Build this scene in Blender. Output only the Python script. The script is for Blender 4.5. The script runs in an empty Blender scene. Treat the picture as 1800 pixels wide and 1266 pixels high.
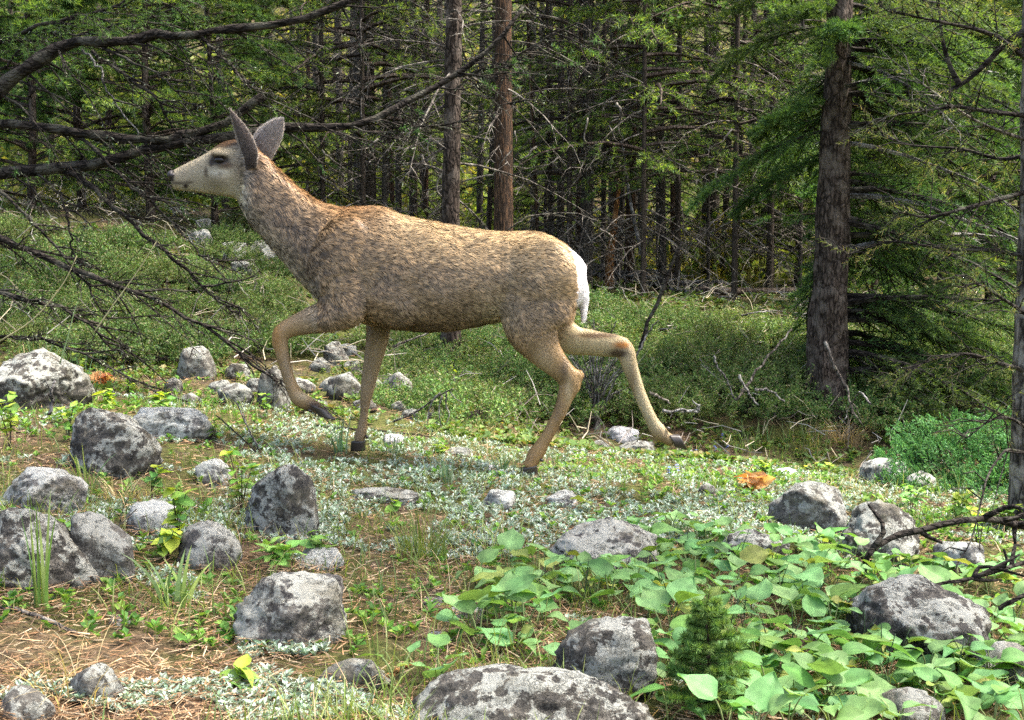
import bpy, bmesh, math, random
import numpy as np
from mathutils import Vector, Matrix, noise as mnoise

scene = bpy.context.scene
C = scene.collection
# ---------------------------------------------------------------- camera
F = 2173.0                      # focal length in photo pixels (1800 wide)
HC = 0.80                       # camera height (trail camera strapped low on a tree)
PITCH = math.atan(153.0 / F)
cam_d = bpy.data.cameras.new("camera")
cam_d.sensor_width = 36.0
cam_d.lens = 36.0 * F / 1800.0
cam_d.clip_start = 0.05
cam_d.clip_end = 400.0
cam = bpy.data.objects.new("camera", cam_d)
C.objects.link(cam)
cam.location = (0, 0, HC)
cam.rotation_euler = (math.pi / 2 - PITCH, 0, 0)
scene.camera = cam
# ---------------------------------------------------------------- light
SUN_EL = math.radians(63)
SUN_AZ = math.radians(84)       # clockwise from +Y (away from camera) towards +X
sun_dir = Vector((math.sin(SUN_AZ) * math.cos(SUN_EL), math.cos(SUN_AZ) * math.cos(SUN_EL), math.sin(SUN_EL)))
world = bpy.data.worlds.new("World")
scene.world = world
world.use_nodes = True
wn = world.node_tree
for n in list(wn.nodes):
    wn.nodes.remove(n)
wo = wn.nodes.new("ShaderNodeOutputWorld")
wb = wn.nodes.new("ShaderNodeBackground")
ws = wn.nodes.new("ShaderNodeTexSky")
ws.sky_type = 'NISHITA'
ws.sun_disc = False
ws.sun_elevation = SUN_EL
ws.sun_rotation = SUN_AZ
ws.dust_density = 5.0
ws.ozone_density = 0.3
wb.inputs[1].default_value = 0.15
wn.links.new(ws.outputs[0], wb.inputs[0])
wn.links.new(wb.outputs[0], wo.inputs[0])
sun_d = bpy.data.lights.new("sun", 'SUN')
sun_d.energy = 2.6
sun_d.angle = math.radians(4.0)
sun_d.color = (1.0, 0.97, 0.91)
sun = bpy.data.objects.new("sun", sun_d)
sun.rotation_euler = sun_dir.to_track_quat('Z', 'Y').to_euler()
sun.location = (6, 4, 14)
C.objects.link(sun)
scene.view_settings.view_transform = 'Standard'
scene.view_settings.look = 'None'
scene.view_settings.exposure = 2.2
scene.view_settings.gamma = 1.0
scene.view_settings.use_curve_mapping = False
scene.cycles.use_denoising = False
scene.cycles.max_bounces = 6
scene.cycles.diffuse_bounces = 3
scene.cycles.glossy_bounces = 2
scene.cycles.transmission_bounces = 4
scene.cycles.transparent_max_bounces = 4
scene.cycles.sample_clamp_indirect = 1.5

# ---------------------------------------------------------------- helpers
def sstep(a, b, x):
    t = np.clip((np.asarray(x, float) - a) / (b - a), 0, 1)
    return t * t * (3 - 2 * t)

def ray(px, py):
    u = (px - 900.0) / F
    v = (633.0 - py) / F
    c, s = math.cos(PITCH), math.sin(PITCH)
    return np.array([u, c + v * s, -s + v * c])

def at(px, py, Y):
    d = ray(px, py)
    return np.array([0, 0, HC]) + d * (Y / d[1])

def proj(P):
    P = np.asarray(P, float)
    c, s = math.cos(PITCH), math.sin(PITCH)
    x = P[..., 0]; y = P[..., 1]; z = P[..., 2] - HC
    dep = y * c - z * s
    up = y * s + z * c
    return 900 + F * x / dep, 633 - F * up / dep

def link(o, parent=None):
    C.objects.link(o)
    if parent is not None:
        o.parent = parent
    return o

def tag(o, label, cat, group=None):
    o["label"] = label
    o["category"] = cat
    if group:
        o["group"] = group
    return o

def thing(name, label, cat, loc=(0, 0, 0), group=None, rot=(0, 0, 0)):
    o = bpy.data.objects.new(name, None)
    o.empty_display_size = 0.05
    o.location = loc
    o.rotation_euler = rot
    link(o)
    return tag(o, label, cat, group)

def mkmesh(name, V, tris=None, quads=None, col=None, mat=None, smooth=False):
    V = np.ascontiguousarray(V, dtype=np.float32)
    me = bpy.data.meshes.new(name)
    tris = np.zeros((0, 3), np.int32) if tris is None else np.asarray(tris, np.int32).reshape(-1, 3)
    quads = np.zeros((0, 4), np.int32) if quads is None else np.asarray(quads, np.int32).reshape(-1, 4)
    nt, nq = len(tris), len(quads)
    me.vertices.add(len(V))
    me.vertices.foreach_set("co", V.ravel())
    me.loops.add(nt * 3 + nq * 4)
    me.polygons.add(nt + nq)
    me.loops.foreach_set("vertex_index", np.concatenate([tris.ravel(), quads.ravel()]).astype(np.int32))
    st = np.concatenate([np.arange(nt) * 3, nt * 3 + np.arange(nq) * 4]).astype(np.int32)
    me.polygons.foreach_set("loop_start", st)
    if smooth:
        me.polygons.foreach_set("use_smooth", np.ones(nt + nq, bool))
    else:
        me.polygons.foreach_set("use_smooth", np.zeros(nt + nq, bool))
    me.update(calc_edges=True)
    if col is not None:
        col = np.asarray(col, np.float32)
        a = me.attributes.new("Col", 'FLOAT_COLOR', 'POINT')
        if col.shape[1] == 3:
            col = np.concatenate([col, np.ones((len(col), 1), np.float32)], 1)
        a.data.foreach_set("color", np.ascontiguousarray(col).ravel())
    if mat is not None:
        me.materials.append(mat)
    return me

def part(name, me, parent=None, loc=None, rot=None, scale=None):
    o = bpy.data.objects.new(name, me)
    if loc is not None: o.location = loc
    if rot is not None: o.rotation_euler = rot
    if scale is not None: o.scale = scale
    if name in ('twigs', 'branches', 'dead_branches', 'foliage', 'crown', 'needles', 'lichen'): o['kind'] = 'stuff'
    return link(o, parent)

class Acc:
    """collects tubes, triangles and quads into one mesh"""
    def __init__(s):
        s.V = []; s.T = []; s.Q = []; s.C = []; s.n = 0
    def add(s, V, T=None, Q=None, col=(1, 1, 1)):
        V = np.asarray(V, float).reshape(-1, 3)
        s.V.append(V)
        if T is not None and len(T): s.T.append(np.asarray(T).reshape(-1, 3) + s.n)
        if Q is not None and len(Q): s.Q.append(np.asarray(Q).reshape(-1, 4) + s.n)
        c = np.asarray(col, float)
        if c.ndim == 1: c = np.tile(c, (len(V), 1))
        s.C.append(c)
        s.n += len(V)
    def tube(s, pts, rad, sides=6, col=(1, 1, 1), cap=True, flat=None):
        pts = np.asarray(pts, float); n = len(pts)
        rad = np.broadcast_to(np.asarray(rad, float), (n,))
        t = np.gradient(pts, axis=0)
        t /= np.linalg.norm(t, axis=1)[:, None] + 1e-9
        ref = np.array([0.31, 0.2, 1.0]) if abs(t[:, 2]).mean() < 0.8 else np.array([1.0, 0.3, 0.1])
        u = np.cross(t, ref); u /= np.linalg.norm(u, axis=1)[:, None] + 1e-9
        w = np.cross(t, u)
        a = np.arange(sides) * 2 * math.pi / sides
        V = pts[:, None, :] + rad[:, None, None] * (np.cos(a)[None, :, None] * u[:, None, :] + np.sin(a)[None, :, None] * w[:, None, :])
        V = V.reshape(-1, 3)
        i = np.arange(n - 1)[:, None] * sides; j = np.arange(sides)[None, :]; k = (j + 1) % sides
        Q = np.stack([i + j, i + k, i + sides + k, i + sides + j], -1).reshape(-1, 4)
        T = []
        if cap:
            V = np.vstack([V, pts[0], pts[-1]])
            b = n * sides
            for q in range(sides):
                T.append((b, (q + 1) % sides, q))
                T.append((b + 1, (n - 1) * sides + q, (n - 1) * sides + (q + 1) % sides))
        c = np.asarray(col, float)
        if c.ndim == 2:
            c = np.repeat(c, sides, 0)
            if cap: c = np.vstack([c, c[0], c[-1]])
        s.add(V, T, Q, c)
    def needles(s, P, D, L, W, col, curl=0.0, rng=None):
        """one thin triangle per needle: base P, direction D (unit), length L, width W"""
        n = len(P)
        if n == 0: return
        rng = rng or np.random.default_rng(1)
        r = rng.normal(size=(n, 3))
        w = np.cross(D, r); w /= np.linalg.norm(w, axis=1)[:, None] + 1e-9
        L = np.broadcast_to(L, (n,))[:, None]; W = np.broadcast_to(W, (n,))[:, None]
        V = np.empty((n, 3, 3))
        V[:, 0] = P - w * W * .5; V[:, 1] = P + w * W * .5; V[:, 2] = P + D * L
        T = np.arange(n * 3).reshape(n, 3)
        c = np.asarray(col, float)
        if c.ndim == 1: c = np.tile(c, (n, 1))
        s.add(V, T, None, np.repeat(c, 3, 0))
    def mesh(s, name, mat, smooth=False, off=None):
        V = np.vstack(s.V) if s.V else np.zeros((0, 3))
        if off is not None: V = V - np.asarray(off)
        T = np.vstack(s.T) if s.T else None
        Q = np.vstack(s.Q) if s.Q else None
        return mkmesh(name, V, T, Q, np.vstack(s.C) if s.C else None, mat, smooth)

def unit(v):
    v = np.asarray(v, float)
    return v / (np.linalg.norm(v, axis=-1, keepdims=True) + 1e-9)

def smoothpath(pts, n):
    """Catmull-Rom through the points, n samples"""
    P = np.asarray(pts, float)
    P = np.vstack([2 * P[0] - P[1], P, 2 * P[-1] - P[-2]])
    m = len(P) - 3
    out = []
    for t in np.linspace(0, m - 1e-6, n):
        i = int(t); f = t - i
        a, b, c, d = P[i], P[i + 1], P[i + 2], P[i + 3]
        out.append(.5 * (2 * b + (c - a) * f + (2 * a - 5 * b + 4 * c - d) * f * f + (3 * b - a - 3 * c + d) * f ** 3))
    return np.array(out)

# ---------------------------------------------------------------- materials
def newmat(name):
    m = bpy.data.materials.new(name)
    m.use_nodes = True
    nt = m.node_tree
    for n in list(nt.nodes): nt.nodes.remove(n)
    out = nt.nodes.new("ShaderNodeOutputMaterial")
    return m, nt, out

def N(nt, t, **kw):
    n = nt.nodes.new(t)
    for k, v in kw.items():
        if k.startswith("i_"):
            n.inputs[k[2:]].default_value = v
        else:
            setattr(n, k, v)
    return n

def noise_node(nt, vec, scale, detail=4, rough=.55):
    n = N(nt, "ShaderNodeTexNoise")
    n.inputs["Scale"].default_value = scale
    n.inputs["Detail"].default_value = detail
    n.inputs["Roughness"].default_value = rough
    if vec is not None: nt.links.new(vec, n.inputs["Vector"])
    return n

def ramp(nt, fac, stops):
    r = N(nt, "ShaderNodeValToRGB")
    els = r.color_ramp.elements
    while len(els) > 1: els.remove(els[-1])
    els[0].position = stops[0][0]; els[0].color = (*stops[0][1], 1)
    for p, c in stops[1:]:
        e = els.new(p); e.color = (*c, 1)
    nt.links.new(fac, r.inputs[0])
    return r

def mixc(nt, fac, a, b, mode='MIX'):
    m = N(nt, "ShaderNodeMix", data_type='RGBA', blend_type=mode)
    for sock, v in ((0, fac), (6, a), (7, b)):
        if hasattr(v, "default_value") and not isinstance(v, (int, float, tuple)):
            nt.links.new(v, m.inputs[sock])
        elif isinstance(v, tuple):
            m.inputs[sock].default_value = (*v, 1)
        else:
            m.inputs[sock].default_value = v
    return m.outputs[2]

def foliage_mat(name, trans=.35, rough=.55, vary=.35, spec=.25, scale=3.0):
    """colour comes from the Col attribute (leaf pigment), varied by soft noise; light passes through"""
    m, nt, out = newmat(name)
    at_ = N(nt, "ShaderNodeAttribute", attribute_name="Col")
    geo = N(nt, "ShaderNodeNewGeometry")
    oi = N(nt, "ShaderNodeObjectInfo")
    nz = noise_node(nt, geo.outputs["Position"], scale, 3)
    r = ramp(nt, nz.outputs[0], [(.3, (1 - vary,) * 3), (.7, (1 + vary,) * 3)])
    c = mixc(nt, 1.0, at_.outputs["Color"], r.outputs[0], 'MULTIPLY')
    hs = N(nt, "ShaderNodeHueSaturation")
    mr = N(nt, "ShaderNodeMapRange")
    mr.inputs["To Min"].default_value = .8; mr.inputs["To Max"].default_value = 1.2
    nt.links.new(oi.outputs["Random"], mr.inputs["Value"])
    nt.links.new(mr.outputs[0], hs.inputs["Value"])
    mh = N(nt, "ShaderNodeMapRange"); mh.inputs["To Min"].default_value = .475; mh.inputs["To Max"].default_value = .515
    fr = N(nt, "ShaderNodeMath", operation='FRACT'); ml = N(nt, "ShaderNodeMath", operation='MULTIPLY'); ml.inputs[1].default_value = 7.31
    nt.links.new(oi.outputs["Random"], ml.inputs[0]); nt.links.new(ml.outputs[0], fr.inputs[0]); nt.links.new(fr.outputs[0], mh.inputs["Value"])
    nt.links.new(mh.outputs[0], hs.inputs["Hue"])
    nt.links.new(c, hs.inputs["Color"])
    p = N(nt, "ShaderNodeBsdfPrincipled")
    p.inputs["Roughness"].default_value = rough
    p.inputs["Specular IOR Level"].default_value = spec
    t = N(nt, "ShaderNodeBsdfTranslucent")
    mx = N(nt, "ShaderNodeMixShader")
    mx.inputs[0].default_value = trans
    nt.links.new(hs.outputs[0], p.inputs["Base Color"])
    ty = mixc(nt, 1.0, hs.outputs[0], (1.25, 1.2, .55), 'MULTIPLY')
    nt.links.new(ty, t.inputs["Color"])
    nt.links.new(p.outputs[0], mx.inputs[1]); nt.links.new(t.outputs[0], mx.inputs[2])
    nt.links.new(mx.outputs[0], out.inputs[0])
    return m

def attr_mat(name, rough=.8, spec=.2, bump=0, bscale=60, vary=.3, vscale=12):
    m, nt, out = newmat(name)
    at_ = N(nt, "ShaderNodeAttribute", attribute_name="Col")
    tc = N(nt, "ShaderNodeTexCoord")
    nz = noise_node(nt, tc.outputs["Object"], vscale, 5)
    r = ramp(nt, nz.outputs[0], [(.3, (1 - vary,) * 3), (.7, (1 + vary,) * 3)])
    c = mixc(nt, 1.0, at_.outputs["Color"], r.outputs[0], 'MULTIPLY')
    p = N(nt, "ShaderNodeBsdfPrincipled")
    p.inputs["Roughness"].default_value = rough
    p.inputs["Specular IOR Level"].default_value = spec
    nt.links.new(c, p.inputs["Base Color"])
    if bump:
        b = N(nt, "ShaderNodeBump"); b.inputs["Strength"].default_value = bump; b.inputs["Distance"].default_value = .01
        n2 = noise_node(nt, tc.outputs["Object"], bscale, 5)
        nt.links.new(n2.outputs[0], b.inputs["Height"]); nt.links.new(b.outputs[0], p.inputs["Normal"])
    nt.links.new(p.outputs[0], out.inputs[0])
    return m

def bark_mat(name, dark, light, patch=None, vs=1.0, axis=2):
    """ridged vertical bark: stretched noise gives ridges and colour, soft patches of grey lichen or orange plates"""
    m, nt, out = newmat(name)
    tc = N(nt, "ShaderNodeTexCoord")
    mp = N(nt, "ShaderNodeMapping"); mp.inputs["Scale"].default_value = tuple(.16 if k == axis else 1 for k in range(3))
    nt.links.new(tc.outputs["Object"], mp.inputs["Vector"])
    n1 = noise_node(nt, mp.outputs[0], 75 * vs, 7, .68)
    n2 = noise_node(nt, tc.outputs["Object"], 9, 4)
    n3 = noise_node(nt, tc.outputs["Object"], 90, 3)
    mp2 = N(nt, "ShaderNodeMapping"); mp2.inputs["Scale"].default_value = tuple(.30 if k == axis else 1 for k in range(3))
    nw = noise_node(nt, tc.outputs["Object"], 14, 3)
    nt.links.new(mixc(nt, .05, tc.outputs["Object"], nw.outputs["Color"]), mp2.inputs["Vector"])
    vo = N(nt, "ShaderNodeTexVoronoi", feature='DISTANCE_TO_EDGE'); vo.inputs["Scale"].default_value = 34 * vs
    nt.links.new(mp2.outputs[0], vo.inputs["Vector"])
    crack = ramp(nt, vo.outputs["Distance"], [(.0, (.25, .25, .25)), (.16, (1, 1, 1))])
    r = ramp(nt, n1.outputs[0], [(.38, tuple(d * .5 for d in dark)), (.5, dark), (.64, light)])
    c = mixc(nt, 1.0, r.outputs[0], crack.outputs[0], 'MULTIPLY')
    if patch is not None:
        rp = ramp(nt, n2.outputs[0], [(.5, (0, 0, 0)), (.62, (1, 1, 1))])
        c = mixc(nt, rp.outputs[0], c, mixc(nt, n3.outputs[0], patch, light))
    p = N(nt, "ShaderNodeBsdfPrincipled")
    p.inputs["Roughness"].default_value = .9
    p.inputs["Specular IOR Level"].default_value = .1
    nt.links.new(c, p.inputs["Base Color"])
    b = N(nt, "ShaderNodeBump"); b.inputs["Strength"].default_value = .9; b.inputs["Distance"].default_value = .02
    hh = mixc(nt, .6, n1.outputs[0], crack.outputs[0])
    nt.links.new(hh, b.inputs["Height"]); nt.links.new(b.outputs[0], p.inputs["Normal"])
    nt.links.new(p.outputs[0], out.inputs[0])
    return m
# ---------------------------------------------------------------- terrain
def HGT(x, y):
    x = np.asarray(x, float); y = np.asarray(y, float)
    z = -0.10 * 2.6 * np.tanh(x / 2.6)
    z = z + 0.05 * sstep(-.6, -2.2, x) * sstep(2.5, 5, y)
    z = z + .022 * np.sin(2.1 * x + 1.3 * y + .5) * np.sin(1.7 * y - .9 * x + 1.1) + .010 * np.sin(5.3 * x - 2.2 * y) * np.sin(4.1 * y + 2.7 * x + 2)
    z = z + .006 * np.sin(13 * x + 4 * y) * np.sin(11 * y - 6 * x)
    z = z - .30 * np.exp(-((y - 7.4) / 1.1) ** 2) * sstep(-1.0, 1.2, x)
    z = z + (.40 + .25 * sstep(-1, 2, x)) * sstep(7.4, 12.5, y)
    z = z + .75 * sstep(-1.0, -4.0, x) * sstep(6.5, 11.5, y)
    z = z + .05 * np.maximum(y - 12.5, 0) + .42 * np.maximum(y - 26, 0) - .1 * np.maximum(np.abs(x) - 40, 0) * 0
    return z

def gpoint(px, py, lo=1.0, hi=60.0):
    """where the view ray of a photo pixel meets the ground"""
    d = ray(px, py)
    prev = lo
    for Y in np.concatenate([np.arange(lo, 14, .03), np.arange(14, hi, .2)]):
        p = np.array([0, 0, HC]) + d * (Y / d[1])
        if p[2] <= HGT(p[0], p[1]):
            a, b = prev, Y
            for _ in range(12):
                m = .5 * (a + b); q = np.array([0, 0, HC]) + d * (m / d[1])
                if q[2] <= HGT(q[0], q[1]): b = m
                else: a = m
            return np.array([0, 0, HC]) + d * (b / d[1])
        prev = Y
    return at(px, py, hi)

def gz(x, y):
    return float(HGT(x, y))

def build_ground():
    xs = np.concatenate([-np.geomspace(75, 4.05, 46), np.arange(-4, 4.001, .05), np.geomspace(4.05, 75, 46)])
    ys = np.concatenate([np.arange(-8, .8, .4), np.arange(.8, 8, .04), np.geomspace(8.02, 110, 110)])
    X, Y = np.meshgrid(xs, ys)
    Z = HGT(X, Y)
    V = np.stack([X, Y, Z], -1).reshape(-1, 3)
    nz = np.array([mnoise.fractal(Vector((v[0] * 6, v[1] * 6, 0)), .8, 2.1, 4) if v[1] < 9 and abs(v[0]) < 4.2 else 0 for v in V])
    V[:, 2] += nz * .012
    nx, ny = len(xs), len(ys)
    i = np.arange(ny - 1)[:, None] * nx; j = np.arange(nx - 1)[None, :]
    Q = np.stack([i + j, i + j + 1, i + nx + j + 1, i + nx + j], -1).reshape(-1, 4)
    m, nt, out = newmat("forest_floor")
    tc = N(nt, "ShaderNodeTexCoord")
    n1 = noise_node(nt, tc.outputs["Object"], 2.2, 6)
    n2 = noise_node(nt, tc.outputs["Object"], 55, 6, .7)
    n3 = noise_node(nt, tc.outputs["Object"], 6, 4)
    duff = ramp(nt, n2.outputs[0], [(.3, (.028, .020, .013)), (.5, (.095, .064, .038)), (.7, (.22, .152, .088))])
    moss = ramp(nt, n2.outputs[0], [(.3, (.02, .025, .008)), (.55, (.075, .08, .022)), (.75, (.17, .17, .05))])
    f = ramp(nt, n1.outputs[0], [(.38, (0, 0, 0)), (.52, (1, 1, 1))])
    c = mixc(nt, f.outputs[0], duff.outputs[0], moss.outputs[0])
    soil = ramp(nt, n3.outputs[0], [(.56, (0, 0, 0)), (.66, (1, 1, 1))])
    c = mixc(nt, soil.outputs[0], c, (.07, .05, .034))
    p = N(nt, "ShaderNodeBsdfPrincipled"); p.inputs["Roughness"].default_value = .95
    p.inputs["Specular IOR Level"].default_value = .1
    nt.links.new(c, p.inputs["Base Color"])
    b = N(nt, "ShaderNodeBump"); b.inputs["Strength"].default_value = .8; b.inputs["Distance"].default_value = .02
    nt.links.new(n2.outputs[0], b.inputs["Height"]); nt.links.new(b.outputs[0], p.inputs["Normal"])
    nt.links.new(p.outputs[0], out.inputs[0])
    o = part("ground", mkmesh("ground", V, None, Q, None, m, True))
    o["kind"] = "structure"
build_ground()
# ---------------------------------------------------------------- mule deer
DY = 4.9
PXM = F / DY
def loft(acc, secs, nring=28, ystart=0.0, power=1.0, cx=0.0):
    """secs: (top px, bottom px, half width m, y offset m, egg) rings in planes through top and bottom point"""
    R = []
    a = np.linspace(0, 2 * math.pi, nring, endpoint=False)
    for s in secs:
        (tx, ty), (bx, by), hw = s[0], s[1], s[2]
        yo = s[3] if len(s) > 3 else 0.0
        egg = s[4] if len(s) > 4 else 0.0
        T = at(tx, ty, DY); B = at(bx, by, DY)
        c = (T + B) / 2; h = (T - B) / 2
        ca, sa = np.cos(a), np.sin(a)
        wid = hw * (1 - egg * ca)
        ring = c[None] + ca[:, None] * h[None] + np.array([0, 1, 0])[None] * (np.sign(sa) * np.abs(sa) ** .9 * wid)[:, None]
        ring[:, 1] += yo
        R.append(ring)
    R = np.array(R)
    # interpolate sections smoothly
    n = len(R); out = []
    P = np.concatenate([2 * R[:1] - R[1:2], R, 2 * R[-1:] - R[-2:-1]])
    for t in np.linspace(0, n - 1 - 1e-6, (n - 1) * 5 + 1):
        i = int(t); f = t - i
        A, B, Cc, D = P[i], P[i + 1], P[i + 2], P[i + 3]
        out.append(.5 * (2 * B + (Cc - A) * f + (2 * A - 5 * B + 4 * Cc - D) * f * f + (3 * B - A - 3 * Cc + D) * f ** 3))
    R = np.array(out); n = len(R)
    V = R.reshape(-1, 3)
    i = np.arange(n - 1)[:, None] * nring; j = np.arange(nring)[None]; k = (j + 1) % nring
    Q = np.stack([i + j, i + k, i + nring + k, i + nring + j], -1).reshape(-1, 4)
    V = np.vstack([V, R[0].mean(0), R[-1].mean(0)])
    b = n * nring
    T = [(b, (q + 1) % nring, q) for q in range(nring)] + [(b + 1, (n - 1) * nring + q, (n - 1) * nring + (q + 1) % nring) for q in range(nring)]
    acc.add(V, T, Q)

def leg(acc, pts, nring=18):
    """pts: (px, py, y offset m, radius along the picture m, radius across m)"""
    A = np.array([[*at(p[0], p[1], DY + p[2]), 0, p[3], p[4]] for p in pts])
    A = smoothpath(A, len(pts) * 5)
    P = A[:, :3].copy(); P[:, 1] += A[:, 3]
    t = unit(np.gradient(P, axis=0))
    u = unit(np.cross(t, np.array([0, 1.0, 0])))
    w = np.cross(u, t)
    a = np.linspace(0, 2 * math.pi, nring, endpoint=False)
    R = P[:, None] + A[:, 4][:, None, None] * np.cos(a)[None, :, None] * u[:, None] + A[:, 5][:, None, None] * np.sin(a)[None, :, None] * w[:, None]
    n = len(R); V = R.reshape(-1, 3)
    i = np.arange(n - 1)[:, None] * nring; j = np.arange(nring)[None]; k = (j + 1) % nring
    Q = np.stack([i + j, i + k, i + nring + k, i + nring + j], -1).reshape(-1, 4)
    V = np.vstack([V, R[0].mean(0), R[-1].mean(0)])
    b = n * nring
    T = [(b, (q + 1) % nring, q) for q in range(nring)] + [(b + 1, (n - 1) * nring + q, (n - 1) * nring + (q + 1) % nring) for q in range(nring)]
    acc.add(V, T, Q)
    return P, A

def ball(acc, px, py, yo, rx, ry, rz, ang=0):
    bm = bmesh.new(); bmesh.ops.create_icosphere(bm, subdivisions=3, radius=1)
    V = np.array([v.co[:] for v in bm.verts]) * np.array([rx, ry, rz])
    T = np.array([[v.index for v in f.verts] for f in bm.faces]); bm.free()
    c, s = math.cos(ang), math.sin(ang)
    V = np.stack([V[:, 0] * c + V[:, 2] * s, V[:, 1], -V[:, 0] * s + V[:, 2] * c], -1)
    p = at(px, py, DY + yo)
    acc.add(V + p, T)

def build_deer():
    rng = np.random.default_rng(7)
    acc = Acc()
    # trunk of the body, neck to rump (fur adds about a centimetre)
    loft(acc, [
        ((438, 252), (410, 340), .050), ((468, 281), (427, 368), .058), ((497, 309), (440, 391), .062),
        ((529, 336), (462, 415), .072), ((562, 357), (488, 445), .088), ((598, 367), (515, 476), .112),
        ((637, 366), (545, 510), .132), ((672, 367), (592, 548), .148), ((704, 379), (650, 570), .158, 0, .08),
        ((745, 389), (715, 580), .170, 0, .1), ((790, 398), (770, 582), .176, 0, .1), ((840, 406), (825, 575), .174, 0, .08),
        ((885, 410), (870, 566), .165, 0, .05), ((925, 409), (915, 565), .155), ((958, 414), (950, 570), .145),
        ((988, 429), (982, 560), .125), ((1014, 448), (1008, 545), .10), ((1029, 468), (1024, 528), .06)])
    # head
    loft(acc, [
        ((299, 304), (301, 314), .018), ((303, 300.5), (305, 331), .030), ((315, 294), (316, 335), .034),
        ((335, 284), (338, 337), .036), ((355, 274), (360, 340), .041), ((372, 264), (380, 343), .052),
        ((388, 252), (398, 346), .060), ((408, 246), (413, 349), .062), ((430, 249), (424, 356), .058), ((448, 260), (432, 366), .05)], 24)
    for s in (-1, 1):
        ball(acc, 388, 271.5, s * .052, .036, .022, .016, .1)     # brow over the eye
        ball(acc, 392, 292, s * .048, .030, .018, .012, .2)
        ball(acc, 392, 312, s * .036, .055, .026, .050, .3)      # cheek
    # shoulder and thigh muscles
    ball(acc, 596, 455, -.106, .115, .062, .17, .35); ball(acc, 605, 455, .090, .115, .062, .17, .2)
    ball(acc, 600, 530, -.105, .09, .055, .085, .8)
    ball(acc, 945, 492, -.104, .155, .088, .165, .1); ball(acc, 950, 490, .085, .15, .085, .16, .1)
    ball(acc, 700, 520, -.10, .16, .07, .12, .0)
    legs = {}
    # near fore leg, lifted and folded at the knee
    legs['nf'] = leg(acc, [(602, 490, -.105, .095, .06), (608, 538, -.115, .078, .055), (586, 552, -.12, .064, .045), (552, 562, -.12, .054, .038),
        (525, 571, -.12, .043, .033), (506, 578, -.12, .036, .031), (495, 587, -.12, .035, .032), (492.5, 602, -.12, .031, .029), (496, 620, -.12, .0265, .024), (501, 642, -.12, .0235, .021), (508, 666, -.12, .0235, .021),
        (517, 688, -.12, .026, .023), (525, 700, -.12, .031, .026), (536, 707, -.12, .029, .024), (550, 713, -.12, .024, .021), (561, 719, -.12, .026, .023)])
    ball(acc, 488, 589, -.12, .020, .024, .026, .5); ball(acc, 541, 716, -.12, .012, .018, .010, .4)
    # far fore leg, planted
    legs['ff'] = leg(acc, [(655, 500, .10, .08, .055), (664, 545, .115, .062, .05), (665, 577, .12, .050, .042), (661, 608, .12, .044, .036), (653, 645, .12, .035, .03),
        (647, 676, .12, .030, .028), (644, 694, .12, .026, .025), (641, 716, .12, .0185, .018), (638, 744, .12, .018, .018), (634, 763, .12, .024, .023), (630, 776, .12, .020, .02)])
    # near hind leg, planted and pushing
    legs['nh'] = leg(acc, [(938, 450, -.08, .16, .07), (942, 500, -.10, .165, .075), (940, 545, -.115, .142, .07), (938, 580, -.12, .108, .062), (953, 612, -.12, .074, .046),
        (972, 635, -.12, .055, .036), (990, 654, -.12, .045, .030), (1003, 670, -.12, .044, .028), (996, 692, -.12, .034, .026), (986, 720, -.12, .027, .022),
        (972, 748, -.12, .024, .021), (957, 775, -.12, .025, .021), (943, 797, -.12, .032, .026), (934, 813, -.12, .027, .025), (929, 822, -.12, .030, .027)])
    ball(acc, 1013, 663, -.12, .034, .020, .026, -.7)            # point of the hock
    # far hind leg, trailing
    legs['fh'] = leg(acc, [(960, 520, .09, .12, .06), (975, 575, .11, .085, .055), (1005, 597, .12, .062, .045), (1035, 602, .12, .053, .038), (1062, 606, .12, .049, .034),
        (1085, 609, .12, .046, .030), (1099, 618, .12, .040, .028), (1106, 640, .12, .033, .026), (1117, 672, .12, .027, .022), (1131, 708, .12, .025, .021),
        (1146, 740, .12, .026, .022), (1157, 758, .12, .033, .026), (1170, 769, .12, .025, .023), (1183, 776, .12, .025, .024)])
    ball(acc, 1094, 602, .12, .032, .020, .024, .3)
    # tail
    legs['tl'] = leg(acc, [(1016, 490, 0, .03, .04), (1024, 515, 0, .022, .03), (1025, 545, 0, .013, .018), (1024, 568, 0, .007, .009)])
    base = at(880, 810, DY); base[2] = gz(base[0], base[1])
    root = thing("deer", "grey brown doe trotting with folded foreleg, white rump and upright ears", "deer", base)
    me = acc.mesh("deer_raw", None)
    tmp = bpy.data.objects.new("deer_raw", me); C.objects.link(tmp)
    r = tmp.modifiers.new("r", 'REMESH'); r.mode = 'VOXEL'; r.voxel_size = .0066
    sm = tmp.modifiers.new("s", 'SMOOTH'); sm.factor = .5; sm.iterations = 9
    dg = bpy.context.evaluated_depsgraph_get(); dg.update()
    ev = bpy.data.meshes.new_from_object(tmp.evaluated_get(dg))
    bpy.data.objects.remove(tmp)
    nv = len(ev.vertices)
    V = np.empty(nv * 3, np.float32); ev.vertices.foreach_get("co", V); V = V.reshape(-1, 3).astype(float)
    NV = np.empty(nv * 3, np.float32); ev.vertex_normals.foreach_get("vector", NV); NV = NV.reshape(-1, 3).astype(float)
    ev.calc_loop_triangles()
    TR = np.empty(len(ev.loop_triangles) * 3, np.int32); ev.loop_triangles.foreach_get("vertices", TR); TR = TR.reshape(-1, 3)

    def near_path(P, key):
        L = legs[key][0]
        best = np.full(len(P), 9.0); idx = np.zeros(len(P), int)
        for i in range(len(L)):
            d = np.linalg.norm(P - L[i], axis=1)
            m = d < best
            best[m] = d[m]; idx[m] = i
        return best, idx

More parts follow.
